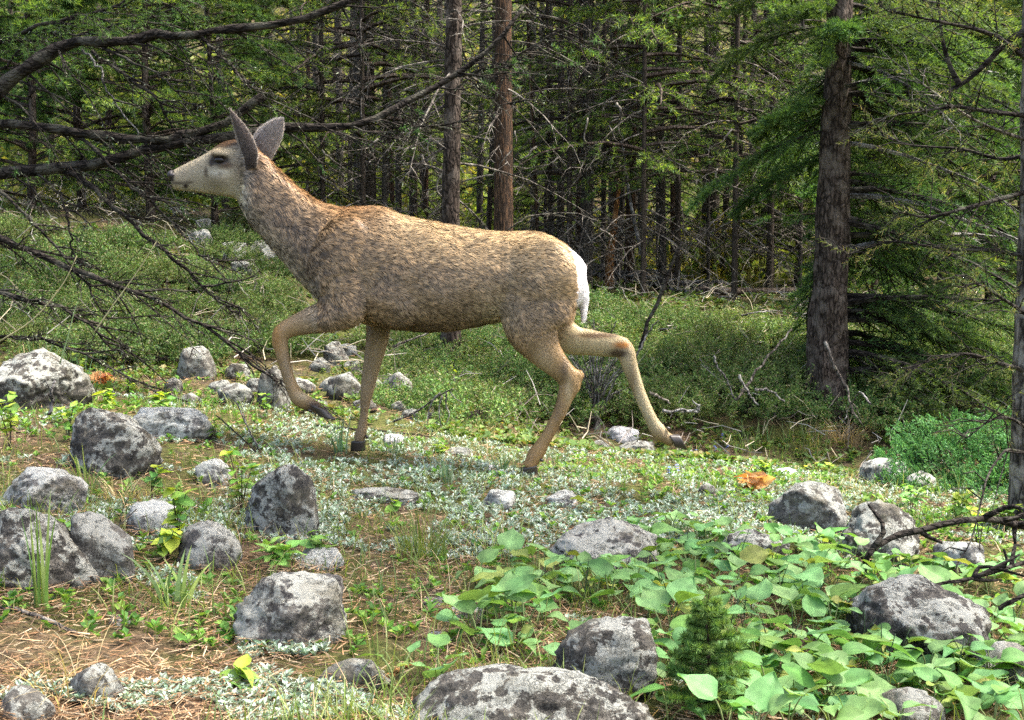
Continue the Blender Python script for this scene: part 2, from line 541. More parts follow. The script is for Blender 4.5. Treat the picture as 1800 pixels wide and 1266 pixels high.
    def coat(P, Nn):
        """coat colour and hair length/direction from place on the body"""
        px, py = proj(P)
        g = lambda cx, cy, sx, sy: np.exp(-((px - cx) / sx) ** 2 - ((py - cy) / sy) ** 2)
        n = len(P)
        col = np.tile(np.array([.325, .215, .110]), (n, 1))  # base darkened so the flanks read less lit than the back
        def mix(w, c):
            w = np.clip(w, 0, 1)[:, None]
            col[:] = col * (1 - w) + np.array(c) * w
        # warm ridge on neck and withers; back painted paler, as if lit from above
        topy = np.interp(px, [400, 440, 471, 500, 532, 565, 600, 640, 675, 705, 745, 790, 840, 885, 925, 958, 990],
                         [244, 250, 277, 304, 331, 352, 360, 358, 360, 373, 384, 393, 401, 405, 404, 409, 426])
        dtop = py - topy
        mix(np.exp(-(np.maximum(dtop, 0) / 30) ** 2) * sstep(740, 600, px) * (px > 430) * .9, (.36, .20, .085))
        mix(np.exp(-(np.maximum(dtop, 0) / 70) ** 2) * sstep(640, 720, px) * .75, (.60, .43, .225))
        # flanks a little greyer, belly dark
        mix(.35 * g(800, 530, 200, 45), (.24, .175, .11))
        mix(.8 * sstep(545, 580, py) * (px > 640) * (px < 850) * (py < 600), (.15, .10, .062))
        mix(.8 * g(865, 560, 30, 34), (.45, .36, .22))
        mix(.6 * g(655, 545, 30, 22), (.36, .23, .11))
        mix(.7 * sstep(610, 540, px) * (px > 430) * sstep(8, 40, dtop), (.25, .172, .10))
        # throat and face
        throat = np.exp(-(np.maximum(np.interp(px, [400, 427, 465, 510, 552], [348, 380, 424, 474, 524]) - py, 0) / 34) ** 2) * (px < 560) * (px > 395)
        mix(.7 * throat, (.40, .35, .26))
        face = sstep(445, 415, px) * sstep(400, 360, py)
        mix(face * .95, (.50, .43, .30))
        mix(face * .8 * sstep(318, 336, py), (.62, .56, .42))
        mix(face * sstep(365, 378, px) * np.exp(-(np.maximum(py - np.interp(px, [340, 371, 390, 410, 430], [280, 263, 248, 242, 246]), 0) / 15) ** 2) * 1.7, (.11, .06, .028))
        mix(1.7 * g(389, 266.5, 17, 5), (.70, .57, .36))
        mix(.85 * g(394, 293, 17, 7), (.20, .14, .09)); mix(2.4 * g(386, 281.5, 14.5, 7.5), (.035, .026, .022)); mix(1.3 * g(399, 291, 10, 5), (.14, .09, .055))
        mix(1.8 * g(371, 287, 4, 5), (.06, .045, .035)); mix(1.2 * g(380, 303, 24, 6), (.66, .60, .47)); mix(1.2 * g(361, 303, 3, 10), (.16, .12, .08)); mix(.8 * g(386, 306, 3, 4), (.16, .12, .08)); mix(.8 * g(380, 322, 26, 12), (.30, .25, .165)); mix(.9 * g(420, 290, 12, 30), (.24, .19, .13))
        mix(1.6 * g(326, 327, 4, 4), (.05, .035, .03)); mix(.9 * g(313, 322, 16, 2.6), (.07, .05, .04)); mix(.8 * g(332, 320, 8, 2.4), (.10, .07, .05)); mix(.98 * sstep(309, 302, px) * (py < 319), (.025, .018, .016))
        mix(.8 * g(438, 285, 16, 26), (.13, .095, .07))
        mix(.6 * g(318, 304, 10, 6), (.36, .31, .23))
        # white rump patch
        bx = np.interp(py, [405, 425, 450, 490, 530, 560, 580], [990, 988, 1006, 1013, 1010, 1010, 1016])
        mix(sstep(-4, 4, px - bx) * (py > 405) * (py < 582) * (px > 960), (.86, .82, .80))
        # legs
        leng = np.full(n, .023)
        D = np.tile(np.array([.95, 0, -.22]), (n, 1))
        D[:, 2] -= .35 * sstep(20, 160, dtop) * (px > 560)
        neck = sstep(640, 540, px) * (px > 420)
        D = D * (1 - neck[:, None]) + neck[:, None] * np.array([.72, 0, -.69])
        hd = px < 425
        D[hd] = (.93, 0, .20)
        leng = np.where(px < 440, .007 + .012 * sstep(400, 440, px), leng)
        leng = leng + .006 * neck
        leng = np.where((px > bx - 2) & (py < 582) & (px > 975), .013, leng)
        leng = np.where((dtop < 20) & (px > 500) & (px < 985), .027, leng)
        for key, a0, a1, cc, c0 in (('nf', 8, 28, (.46, .30, .135), 0), ('ff', 6, 16, (.45, .32, .16), 0), ('nh', 16, 32, (.47, .295, .12), 0), ('fh', 6, 12, (.66, .54, .31), 0)):
            d, idx = near_path(P, key)
            T = unit(np.gradient(legs[key][0], axis=0))
            rad = legs[key][1][:, 4]
            inside = (d < rad[idx] * 1.5 + .012)
            w = inside * sstep(a0 * .6, a1, idx)
            mix(w * .92, cc)
            ww = (inside * sstep(a0 * .4, a1 * .8, idx))[:, None]
            D = D * (1 - ww) + T[idx] * ww
            leng = leng * (1 - ww[:, 0]) + .0070 * ww[:, 0]
            if key == 'fh':   # tarsal gland and darker back of the hock
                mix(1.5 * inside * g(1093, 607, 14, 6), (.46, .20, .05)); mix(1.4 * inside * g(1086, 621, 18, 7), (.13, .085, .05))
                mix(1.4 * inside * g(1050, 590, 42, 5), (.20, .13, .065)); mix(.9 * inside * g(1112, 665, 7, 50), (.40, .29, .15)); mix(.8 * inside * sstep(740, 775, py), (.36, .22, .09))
            if key == 'nf':
                mix(1.2 * inside * g(484, 592, 9, 26), (.52, .29, .09)); mix(1.0 * inside * g(505, 640, 7, 40), (.34, .25, .14)); mix(1.2 * inside * g(533, 695, 12, 8), (.58, .45, .26)); mix(1.4 * inside * g(552, 714, 12, 9), (.10, .065, .045))
            if key == 'nh':
                mix(1.1 * inside * g(992, 648, 9, 22), (.20, .13, .065)); mix(.9 * inside * g(955, 640, 16, 30), (.58, .42, .22)); mix(1.0 * inside * g(1000, 690, 6, 30), (.60, .44, .23)); mix(.8 * inside * g(980, 720, 6, 40), (.30, .19, .09)); mix(.8 * inside * sstep(780, 820, py), (.48, .28, .11))
            if key == 'ff':
                mix(.6 * inside * sstep(635, 700, py), (.42, .28, .14))
        return np.clip(col, .01, 1), leng, unit(D)

    # skin
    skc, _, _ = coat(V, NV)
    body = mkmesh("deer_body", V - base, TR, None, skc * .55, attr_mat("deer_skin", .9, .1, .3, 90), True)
    bo = part("body", body, root)
    # fur: flat tapering hairs lying along the growth direction, gathered into small locks
    p0, p1, p2 = V[TR[:, 0]], V[TR[:, 1]], V[TR[:, 2]]
    ar = .5 * np.linalg.norm(np.cross(p1 - p0, p2 - p0), axis=1)
    nh = 190000
    ti = rng.choice(len(TR), nh, p=ar / ar.sum())
    u = rng.random(nh); v = rng.random(nh); sw = u + v > 1; u[sw] = 1 - u[sw]; v[sw] = 1 - v[sw]
    P = p0[ti] * (1 - u - v)[:, None] + p1[ti] * u[:, None] + p2[ti] * v[:, None]
    Nn = unit(NV[TR[ti, 0]] * (1 - u - v)[:, None] + NV[TR[ti, 1]] * u[:, None] + NV[TR[ti, 2]] * v[:, None])
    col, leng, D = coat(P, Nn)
    D = unit(D - Nn * np.sum(D * Nn, 1)[:, None])
    # slow swirl of the coat
    k1 = np.sin(P[:, 0] * 31 + np.sin(P[:, 2] * 27) * 2) ; k2 = np.sin(P[:, 2] * 37 + np.sin(P[:, 0] * 23 + 1) * 2)
    side = np.cross(Nn, D)
    D = unit(D + side * (.22 * k1 + .18 * k2 + rng.normal(0, .12, nh))[:, None])
    lift = np.where(leng < .012, .16, .27) + rng.normal(0, .08, nh) + .08 * k1 * k2
    G = unit(D + Nn * np.clip(lift, .08, .9)[:, None])
    # locks
    cs = .012
    cell = np.floor((P + .004 * np.stack([k1, k2, k1], -1)) / cs).astype(np.int64)
    key = (cell[:, 0] * 73856093) ^ (cell[:, 1] * 19349663) ^ (cell[:, 2] * 83492791)
    _, inv = np.unique(key, return_inverse=True)
    cnt = np.bincount(inv); cen = np.stack([np.bincount(inv, P[:, i]) / cnt for i in range(3)], -1)
    lockv = rng.random(len(cnt))
    lk = lockv[inv]
    leng = leng * (.75 + .5 * rng.random(nh)) * (.8 + .4 * lk)
    tip = P + G * leng[:, None]
    tipc = cen[inv] + G * (leng * 1.0)[:, None]
    cl = np.clip((leng - .012) / .02, 0, 1) * .34
    tip = tip * (1 - cl[:, None]) + tipc * cl[:, None]
    mid = P + (unit(D + Nn * (np.clip(lift, .08, .9) + .35)[:, None])) * (leng * .5)[:, None]
    mid = mid * (1 - .4 * cl[:, None]) + (.4 * cl)[:, None] * (tip + P) / 2
    W = unit(np.cross(Nn, D)) * (.0013 + .0007 * rng.random(nh))[:, None] * np.clip(leng / .02, .6, 1.1)[:, None]
    HV = np.stack([P - W, P + W, mid - W * .8, mid + W * .8, tip], 1)
    b5 = np.arange(nh)[:, None] * 5
    T3 = np.concatenate([b5 + np.array([4, 2, 3])], 0)
    Q4 = b5 + np.array([0, 1, 3, 2])
    # orient triangles like the quads
    T3 = b5 + np.array([2, 3, 4])
    along = np.sum(P * D, 1); 
    fl = np.array([mnoise.noise(Vector((q[0] * 46 + q[2] * 14, q[1] * 60, q[2] * 95 - q[0] * 28))) for q in P])
    fl2 = np.array([mnoise.noise(Vector((q[0] * 11, q[1] * 11, q[2] * 13))) for q in P])
    pxh, _ = proj(P)
    nk = sstep(660, 560, pxh)
    fleck = np.clip(1 - .12 * nk + (.78 + .55 * nk) * fl + .25 * fl2, .38, 1.65)
    fleck = np.where(leng < .012, 1 + .35 * (fleck - 1), fleck)
    sh = ((.62 + .45 * lk + .3 * rng.random(nh)) * fleck)
    short = np.clip((.014 - leng) / .004, 0, 1)
    sh = (sh * (1 - short) + short * (.93 + .16 * rng.random(nh)))[:, None]
    white = (col.mean(1) > .6)[:, None]
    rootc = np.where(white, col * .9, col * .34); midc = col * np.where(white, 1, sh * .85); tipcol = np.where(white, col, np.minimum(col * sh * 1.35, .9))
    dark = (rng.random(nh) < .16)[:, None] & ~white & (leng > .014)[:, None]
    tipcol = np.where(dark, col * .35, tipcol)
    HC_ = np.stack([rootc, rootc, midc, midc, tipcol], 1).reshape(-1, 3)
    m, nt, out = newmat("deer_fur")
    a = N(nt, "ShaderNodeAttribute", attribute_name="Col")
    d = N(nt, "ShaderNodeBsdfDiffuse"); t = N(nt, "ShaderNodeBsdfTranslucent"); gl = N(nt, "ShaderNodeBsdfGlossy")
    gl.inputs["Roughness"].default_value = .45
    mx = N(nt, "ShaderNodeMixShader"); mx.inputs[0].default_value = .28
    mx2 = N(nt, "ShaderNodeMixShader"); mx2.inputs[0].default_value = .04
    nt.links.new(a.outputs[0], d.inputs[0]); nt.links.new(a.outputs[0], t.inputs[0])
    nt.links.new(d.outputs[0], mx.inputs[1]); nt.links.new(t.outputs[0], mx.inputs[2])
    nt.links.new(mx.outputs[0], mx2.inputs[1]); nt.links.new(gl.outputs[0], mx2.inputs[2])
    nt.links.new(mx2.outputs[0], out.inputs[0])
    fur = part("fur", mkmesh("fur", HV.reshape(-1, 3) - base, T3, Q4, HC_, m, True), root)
    fur["kind"] = "stuff"
    # ears: cupped blades traced by their two edges
    earm = attr_mat("ear_skin", .8, .2, .25, 120, .3, 40)
    def ear(Le, Re, yo, bulge, cback, cedge, twist):
        n = 14; k = 9
        L = smoothpath([[*p] for p in Le], n); R = smoothpath([[*p] for p in Re], n)
        V = []; Cc = []
        for i in range(n):
            s = i / (n - 1)
            for j in range(k):
                w = j / (k - 1)
                p = L[i] * (1 - w) + R[i] * w
                q = at(p[0], p[1], DY + yo); wid = np.linalg.norm(at(*L[i], DY) - at(*R[i], DY))
                q[1] += -bulge * math.sin(math.pi * w) * (wid + .004) + twist * (w - .5) * wid
                V.append(q)
                e = min(w, 1 - w) * 2
                f = math.exp(-(e / .13) ** 2)
                cb = np.array(cback) * (.55 + 1.1 * s)
                Cc.append(cb * (1 - f) + np.array(cedge) * f)
        V = np.array(V); m_ = n * k
        V2 = V.copy(); V2[:, 1] += .006
        i = np.arange(n - 1)[:, None] * k; j = np.arange(k - 1)[None]
        Q = np.stack([i + j, i + j + 1, i + k + j + 1, i + k + j], -1).reshape(-1, 4)
        Q2 = Q[:, ::-1] + m_
        rim = [r * k for r in range(n)]; rim2 = [r * k + k - 1 for r in range(n)]
        E = []
        for r in range(n - 1):
            E.append((rim[r], rim[r + 1], rim[r + 1] + m_, rim[r] + m_)); E.append((rim2[r + 1], rim2[r], rim2[r] + m_, rim2[r + 1] + m_))
        for j2 in range(k - 1):
            E.append(((n - 1) * k + j2, (n - 1) * k + j2 + 1, (n - 1) * k + j2 + 1 + m_, (n - 1) * k + j2 + m_))
            E.append((j2 + 1, j2, j2 + m_, j2 + 1 + m_))
        Cc = np.array(Cc); Ci = Cc * .6 + np.array([.30, .26, .22]) * .4
        V = np.vstack([V, V2])
        me = mkmesh("ear", V - base, None, np.vstack([Q, Q2, np.array(E)]), np.vstack([Cc, Ci]), earm, True)
        eo = part("ear", me, root)
        ne = 5200
        fa = rng.integers(0, len(Q), ne); uu = rng.random((ne, 2))
        A0, A1, A2, A3 = (V[Q[fa, k_]] for k_ in range(4))
        Pe = (A0 * (1 - uu[:, :1]) + A1 * uu[:, :1]) * (1 - uu[:, 1:]) + (A3 * (1 - uu[:, :1]) + A2 * uu[:, :1]) * uu[:, 1:]
        ce = Cc[Q[fa, 0]] * (.7 + .6 * rng.random(ne))[:, None]
        Ne = unit(np.cross(A1 - A0, A3 - A0)); Ne *= -np.sign(Ne[:, 1:2])
        De = unit(A3 - A0); Le = .006 + .005 * rng.random(ne)
        Pe = Pe + Ne * .0005
        ne2 = 900                      # longer pale hairs along both rims
        ri = rng.integers(0, n - 1, ne2); rs = rng.random(ne2) < .5; rf = rng.random(ne2)[:, None]
        i0 = np.where(rs, ri * k, ri * k + k - 1); R0 = V[i0] * (1 - rf) + V[i0 + k] * rf
        Dr = unit(unit(V[i0 + k] - V[i0]) + rng.normal(0, .35, (ne2, 3)) + np.array([0, -.25, 0]))
        Lr = .008 + .010 * rng.random(ne2)
        EF = Acc()
        EF.needles(Pe, unit(De + Ne * .25 + rng.normal(0, .12, (ne, 3))), Le, .0012, ce, rng=rng)
        EF.needles(R0, Dr, Lr, .0010, np.tile(np.array(cedge) * 1.3, (ne2, 1)) * (.6 + .6 * rng.random(ne2))[:, None], rng=rng)
        ef = part("fur", EF.mesh("fur", m, False, base), eo); ef["kind"] = "stuff"
        return eo
    ear([(428, 300), (424, 280), (418, 258), (413, 238), (409, 218), (404, 193)], [(452, 296), (455, 270), (447, 246), (436, 227), (421, 209), (405.5, 192.5)], -.052, .30, (.115, .088, .074), (.42, .36, .30), -.5)
    ear([(447, 262), (446, 244), (456, 228), (468, 218), (481, 210), (494, 207.5)], [(466, 290), (478, 275), (489, 255), (495, 240), (498, 224), (498, 210)], .045, .16, (.27, .24, .225), (.55, .50, .45), .3)
    # eye, nose pad, nostril, hooves
    gloss, nt, out = newmat("wet_black")
    p = N(nt, "ShaderNodeBsdfPrincipled"); p.inputs["Base Color"].default_value = (.008, .006, .005, 1); p.inputs["Roughness"].default_value = .22; p.inputs["Specular IOR Level"].default_value = .3
    nt.links.new(p.outputs[0], out.inputs[0])
    nosem, nt, out = newmat("nose_leather")
    p = N(nt, "ShaderNodeBsdfPrincipled"); p.inputs["Base Color"].default_value = (.016, .011, .010, 1); p.inputs["Roughness"].default_value = .62
    nt.links.new(p.outputs[0], out.inputs[0])
    hoofm, nt, out = newmat("hoof_horn")
    p = N(nt, "ShaderNodeBsdfPrincipled"); p.inputs["Base Color"].default_value = (.03, .022, .016, 1); p.inputs["Roughness"].default_value = .4
    nt.links.new(p.outputs[0], out.inputs[0])
    for s in (-1, 1):
        a2 = Acc(); ball(a2, 386.5, 281.8, s * .0565, .0205, .0135, .0125, .10); part("eye", a2.mesh("eye", gloss, True, base), root)
    a2 = Acc(); ball(a2, 302.5, 308, 0, .0170, .029, .0190, -.15)
    for s in (-1, 1): ball(a2, 303.5, 308.5, s * .026, .0105, .009, .0085, -.3)
    part("nose", a2.mesh("nose", nosem, True, base), root)
    def hoof(pts, yo):
        (ax, ay), (bx, by), (cx, cy), wid = pts   # top centre, heel-bottom, toe tip
        A3, B3, C3 = at(ax, ay, DY + yo), at(bx, by, DY + yo), at(cx, cy, DY + yo)
        acc2 = Acc()
        for s in (-1, 1):    # two toes
            V = []; n = 8; k = 10
            for i in range(n):
                t = i / (n - 1)
                back = A3 * (1 - t) + B3 * t; front = A3 * (1 - t) + C3 * t
                half = (front - back) / 2; ctr = (front + back) / 2
                r0 = wid * .95 * (1 - t) + .004
                d = unit(C3 - B3)
                for j in range(k):
                    a = j / k * 2 * math.pi
                    q = ctr + (half + d * r0) * math.cos(a)
                    q = q + np.array([0, 1, 0]) * (math.sin(a) * wid * .5 * (1 - .45 * max(0, math.cos(a)) * t) + s * wid * .48 * (1 - .2 * t))
                    V.append(q)
            V = np.array(V)
            i = np.arange(n - 1)[:, None] * k; j = np.arange(k)[None]; kk = (j + 1) % k
            Q = np.stack([i + j, i + kk, i + k + kk, i + k + j], -1).reshape(-1, 4)
            V = np.vstack([V, V[:k].mean(0), V[(n - 1) * k:].mean(0)]); b = n * k
            T = [(b, (q + 1) % k, q) for q in range(k)] + [(b + 1, (n - 1) * k + q, (n - 1) * k + (q + 1) % k) for q in range(k)]
            acc2.add(V, T, Q)
        part("hoof", acc2.mesh("hoof", hoofm, True, base), root)
    def dewclaw(px, py, yo, ang):
        a3 = Acc()
        ball(a3, px, py, yo, .0095, .008, .0065, ang); part("dewclaw", a3.mesh("dewclaw", hoofm, True, base), root)
    for q in (-1, 1):
        dewclaw(952, 809, -.12 + q * .015, .6); dewclaw(1175, 753, .12 + q * .015, .5); dewclaw(545, 722, -.12 + q * .015, .4); dewclaw(645, 768, .12 + q * .014, .9)
    hoof([(559, 715), (562, 731), (589, 738.5), .027], -.12)
    hoof([(630, 775), (640, 792), (618, 793), .026], .12)
    hoof([(930, 820), (944, 834), (914, 840), .030], -.12)
    hoof([(1181, 775), (1195, 766), (1207, 789), .027], .12)
    return root
deer = build_deer()
# ---------------------------------------------------------------- boulders and stones
def rock_mat(name, base, dark, pale, amount, spots=7.0, moss=0.0):
    """granite under a crust of dark and pale lichen; the crusts are blotches with sharp uneven edges"""
    m, nt, out = newmat(name)
    tc = N(nt, "ShaderNodeTexCoord"); oi = N(nt, "ShaderNodeObjectInfo")
    sh = N(nt, "ShaderNodeVectorMath", operation='ADD')
    sc = N(nt, "ShaderNodeVectorMath", operation='SCALE'); sc.inputs[3].default_value = 37.0
    cb = N(nt, "ShaderNodeCombineXYZ")
    nt.links.new(oi.outputs["Random"], cb.inputs[0]); nt.links.new(oi.outputs["Random"], cb.inputs[1])
    nt.links.new(cb.outputs[0], sc.inputs[0])
    nt.links.new(tc.outputs["Object"], sh.inputs[0]); nt.links.new(sc.outputs[0], sh.inputs[1])
    v = sh.outputs[0]
    big = noise_node(nt, v, 13, 4, .55); mid = noise_node(nt, v, 34, 7, .68); fine = noise_node(nt, v, 130, 6, .78)
    vor = N(nt, "ShaderNodeTexVoronoi"); vor.inputs["Scale"].default_value = spots * 3.2
    nt.links.new(mixc(nt, .12, v, mid.outputs["Color"]), vor.inputs["Vector"])
    grain = ramp(nt, fine.outputs[0], [(.3, tuple(b * .55 for b in base)), (.55, base), (.75, tuple(b * 1.5 for b in base))])
    dk = ramp(nt, mid.outputs[0], [(.43, (1, 1, 1)), (.57, (0, 0, 0))])
    c = mixc(nt, dk.outputs[0], grain.outputs[0], mixc(nt, fine.outputs[0], tuple(d * .5 for d in dark), tuple(d * 1.6 for d in dark)))
    # pale lichen crusts; upward faces painted paler for the light on top
    s0 = N(nt, "ShaderNodeMath", operation='MULTIPLY_ADD'); nt.links.new(mid.outputs[0], s0.inputs[0]); s0.inputs[1].default_value = .9
    nt.links.new(big.outputs[0], s0.inputs[2])
    ge = N(nt, "ShaderNodeNewGeometry"); sx = N(nt, "ShaderNodeSeparateXYZ"); nt.links.new(ge.outputs["True Normal"], sx.inputs[0])
    s1 = N(nt, "ShaderNodeMath", operation='MULTIPLY_ADD'); nt.links.new(sx.outputs[2], s1.inputs[0]); s1.inputs[1].default_value = .09
    nt.links.new(s0.outputs[0], s1.inputs[2])
    pk = ramp(nt, s1.outputs[0], [(1.03 - amount, (0, 0, 0)), (1.14 - amount, (1, 1, 1))])
    palec = mixc(nt, fine.outputs[0], tuple(p * .55 for p in pale), tuple(min(p * 1.35, .9) for p in pale))
    c = mixc(nt, pk.outputs[0], c, palec)
    sp = ramp(nt, vor.outputs["Distance"], [(.20, (1, 1, 1)), (.27, (0, 0, 0))])
    gate = ramp(nt, big.outputs[0], [(.47, (0, 0, 0)), (.53, (1, 1, 1))])
    c = mixc(nt, mixc(nt, 1.0, sp.outputs[0], gate.outputs[0], 'MULTIPLY'), c, palec)
    st = noise_node(nt, v, 9, 5, .6)
    c = mixc(nt, ramp(nt, st.outputs[0], [(.54, (0, 0, 0)), (.66, (.7, .7, .7))]).outputs[0], c, mixc(nt, fine.outputs[0], (.05, .048, .032), (.20, .175, .125)))
    if moss:
        ml = ramp(nt, fine.outputs[0], [(.62, (0, 0, 0)), (.72, (moss, moss, moss))])
        c = mixc(nt, ml.outputs[0], c, (.28, .26, .06))
    p = N(nt, "ShaderNodeBsdfPrincipled"); p.inputs["Roughness"].default_value = .88; p.inputs["Specular IOR Level"].default_value = .2
    nt.links.new(c, p.inputs["Base Color"])
    vc = N(nt, "ShaderNodeTexVoronoi", feature='DISTANCE_TO_EDGE'); vc.inputs["Scale"].default_value = 9
    nt.links.new(mixc(nt, .2, v, mid.outputs["Color"]), vc.inputs["Vector"])
    ck = ramp(nt, vc.outputs["Distance"], [(0, (0, 0, 0)), (.035, (1, 1, 1))])
    b = N(nt, "ShaderNodeBump"); b.inputs["Strength"].default_value = 1.0; b.inputs["Distance"].default_value = .014
    hh = N(nt, "ShaderNodeMath", operation='MULTIPLY_ADD'); nt.links.new(fine.outputs[0], hh.inputs[0]); hh.inputs[1].default_value = .5
    nt.links.new(mid.outputs[0], hh.inputs[2])
    h2 = N(nt, "ShaderNodeMath", operation='MULTIPLY_ADD'); nt.links.new(ck.outputs[0], h2.inputs[0]); h2.inputs[1].default_value = .55; nt.links.new(hh.outputs[0], h2.inputs[2])
    nt.links.new(h2.outputs[0], b.inputs["Height"]); nt.links.new(b.outputs[0], p.inputs["Normal"])
    nt.links.new(p.outputs[0], out.inputs[0])
    return m

R_DARK = rock_mat("rock_dark_lichen", (.135, .122, .10), (.05, .046, .04), (.29, .29, .25), .06, 7, .3)
R_MIX = rock_mat("rock_mixed_lichen", (.19, .172, .145), (.06, .056, .052), (.34, .335, .285), .10, 8, .3)
R_GREY = rock_mat("rock_grey", (.19, .178, .152), (.085, .078, .066), (.27, .27, .235), .08, 9)
R_PALE = rock_mat("rock_pale_lichen", (.24, .232, .21), (.10, .096, .088), (.42, .42, .37), .17, 9)
R_WHITE = rock_mat("rock_white", (.48, .45, .42), (.30, .28, .25), (.64, .61, .58), .40, 9)

def rock_mesh(seed, sub, boxy):
    bm = bmesh.new(); bmesh.ops.create_icosphere(bm, subdivisions=sub, radius=1)
    rr = random.Random(seed)
    planes = []
    for _ in range(18):
        a = rr.uniform(0, 6.283); z = rr.uniform(-.2, 1)
        q = math.sqrt(max(0, 1 - z * z))
        planes.append((Vector((math.cos(a) * q, math.sin(a) * q, z)), rr.uniform(.60, .90)))
    off = Vector((seed * 7.3, seed * 3.1, seed * 1.7))
    for v in bm.verts:
        d = v.co.normalized()
        r = 1.0
        for pn, pd in planes:
            dd = d.dot(pn)
            if dd > .05: r = min(r, pd / dd * boxy + (1 - boxy) * r)
        r *= 1 + .09 * mnoise.fractal(d * 1.3 + off, .9, 2.0, 3) + .055 * mnoise.fractal(d * 5 + off, .6, 2.1, 5)
        v.co = d * r
    mn = [min(v.co[i] for v in bm.verts) for i in range(3)]; mx = [max(v.co[i] for v in bm.verts) for i in range(3)]
    for v in bm.verts:
        v.co = Vector(((v.co.x - mn[0]) / (mx[0] - mn[0]) * 2 - 1, (v.co.y - mn[1]) / (mx[1] - mn[1]) * 2 - 1, (v.co.z - mn[2]) / (mx[2] - mn[2]) * 2 - 1))
    me = bpy.data.meshes.new("rock"); bm.to_mesh(me); bm.free()
    me.polygons.foreach_set("use_smooth", np.ones(len(me.polygons), bool))
    return me

ROCKS = []
def rock(cx, base, w, top, mat, seed, label, boxy=.85, sub=None, deep=.9, rot=0.0, roll=0.0, cat="rock", name="rock"):
    """cx, base, w, top in photo pixels give place and size; the stone sits a third deep in the ground"""
    g = gpoint(cx, base)
    Y = g[1]
    s = F / Y
    W = w / s / 2
    hvis = (base - top) / s
    D = W * deep
    c = np.array([g[0], g[1] + D * .75, 0])
    # height measured where the top appears
    ztop = at(cx, top, c[1] - D * .1)[2]
    zg = gz(c[0], c[1])
    zb = min(zg, g[2]) - .30 * max(ztop - zg, .03) - .01
    me = rock_mesh(seed, sub or (5 if w > 140 else 4), boxy)
    Hh = (ztop - zb) / 2
    ca, sa = math.cos(rot), math.sin(rot)
    n = len(me.vertices); V = np.empty(n * 3, np.float32); me.vertices.foreach_get("co", V); V = V.reshape(-1, 3)
    x = V[:, 0] * ca - V[:, 1] * sa; y = V[:, 0] * sa + V[:, 1] * ca
    x /= np.abs(x).max(); y /= np.abs(y).max()
    z = V[:, 2] + roll * x
    z = (z - z.min()) / (z.max() - z.min()) * 2 - 1
    V = np.stack([x * W, y * D, z * Hh], -1).astype(np.float32)
    me.vertices.foreach_set("co", V.ravel()); me.materials.append(mat); me.update()
    o = part(name, me, None, (c[0], c[1], (ztop + zb) / 2))
    tag(o, label, cat)
    ROCKS.append((c[0], c[1], W, D, ztop))
    return o

rock(42, 722, 190, 612, R_DARK, 1, "large dark boulder speckled white beside the dry orange leaf clump")
rock(182, 838, 180, 714, R_DARK, 2, "dark peaked boulder with tan lower face in front of the low pale rock", .85, rot=.4)
rock(58, 905, 150, 822, R_PALE, 3, "pale whitish boulder resting behind the dark cracked boulder", .6)
rock(40, 1042, 215, 890, R_DARK, 4, "dark overhanging boulder crusted with pale lichen on top", .85, roll=-.25)
rock(166, 1024, 122, 898, R_GREY, 5, "grey speckled boulder leaning against the dark overhanging boulder", .9, rot=1.1, roll=-.3)
rock(262, 940, 96, 880, R_PALE, 6, "low pale stone among dry grass behind a leafy seedling", .6)
rock(362, 1002, 118, 916, R_MIX, 7, "round grey stone with a white lichen stripe", .5, roll=-.15)
rock(492, 948, 150, 814, R_DARK, 8, "upright dark boulder with a bright white top", .8, rot=.7)
rock(370, 852, 66, 806, R_PALE, 9, "small pale stone behind the round grey stone", .6)
rock(494, 1138, 224, 1006, R_MIX, 10, "wedge shaped boulder with brown and white lichen blotches", .95, rot=.35, roll=.1)
rock(620, 1208, 132, 1158, R_GREY, 11, "flat topped plain grey stone below the wedge shaped boulder", .9, deep=.6)
rock(160, 1240, 108, 1164, R_GREY, 12, "grey stone under arching dry grass stems", .8)
rock(36, 1275, 100, 1206, R_GREY, 13, "rounded blue grey stone beside the silvery plants", .5)
rock(945, 1330, 470, 1176, R_DARK, 14, "broad low boulder with large cream lichen plates", .8, deep=.45)
rock(1062, 1232, 196, 1084, R_DARK, 15, "dark humped boulder dotted with white lichen between the broad leaves", .6, roll=.12)
rock(1066, 1002, 206, 916, R_MIX, 16, "low brown grey boulder with a pale flank at the edge of the leaf patch", .85, roll=.05)
rock(1430, 942, 146, 848, R_GREY, 17, "peaked grey boulder below the orange leaf clump", .9, rot=.2)
rock(1562, 992, 158, 880, R_DARK, 18, "dark rounded boulder under the arching bare branch", .6)
rock(1645, 1168, 262, 1020, R_DARK, 19, "big dark rounded boulder with round grey lichen discs", .5, roll=-.05)
rock(1800, 1215, 140, 1128, R_PALE, 20, "pale boulder covered by one large mint grey lichen sheet", .6)
rock(1615, 1290, 124, 1210, R_GREY, 21, "round grey stone at the foot of the broad leaves", .5)
rock(1698, 1006, 94, 952, R_PALE, 22, "pale block of stone behind the thin leafy stems", .9)
rock(1566, 852, 92, 804, R_PALE, 23, "white crested stone below the bright green juniper", .8)
rock(1625, 862, 60, 828, R_PALE, 59, "small white stone tucked under the bright green juniper", .8, sub=4)
rock(1340, 992, 128, 934, R_DARK, 24, "small dark stone with a pale left shoulder behind the leaf patch", .8)
rock(1095, 778, 62, 749, R_WHITE, 25, "rounded cream stone behind the planted hind leg", .5, sub=4)
rock(1122, 802, 66, 774, R_GREY, 26, "low grey stone touching the rounded cream stone", .7, sub=4)
rock(690, 784, 38, 763, R_WHITE, 27, "small bright white stone beside the planted foreleg", .8, sub=4)
rock(771, 1128, 48, 1111, R_WHITE, 28, "small flat white stone lying on brown needles", .7, sub=4)
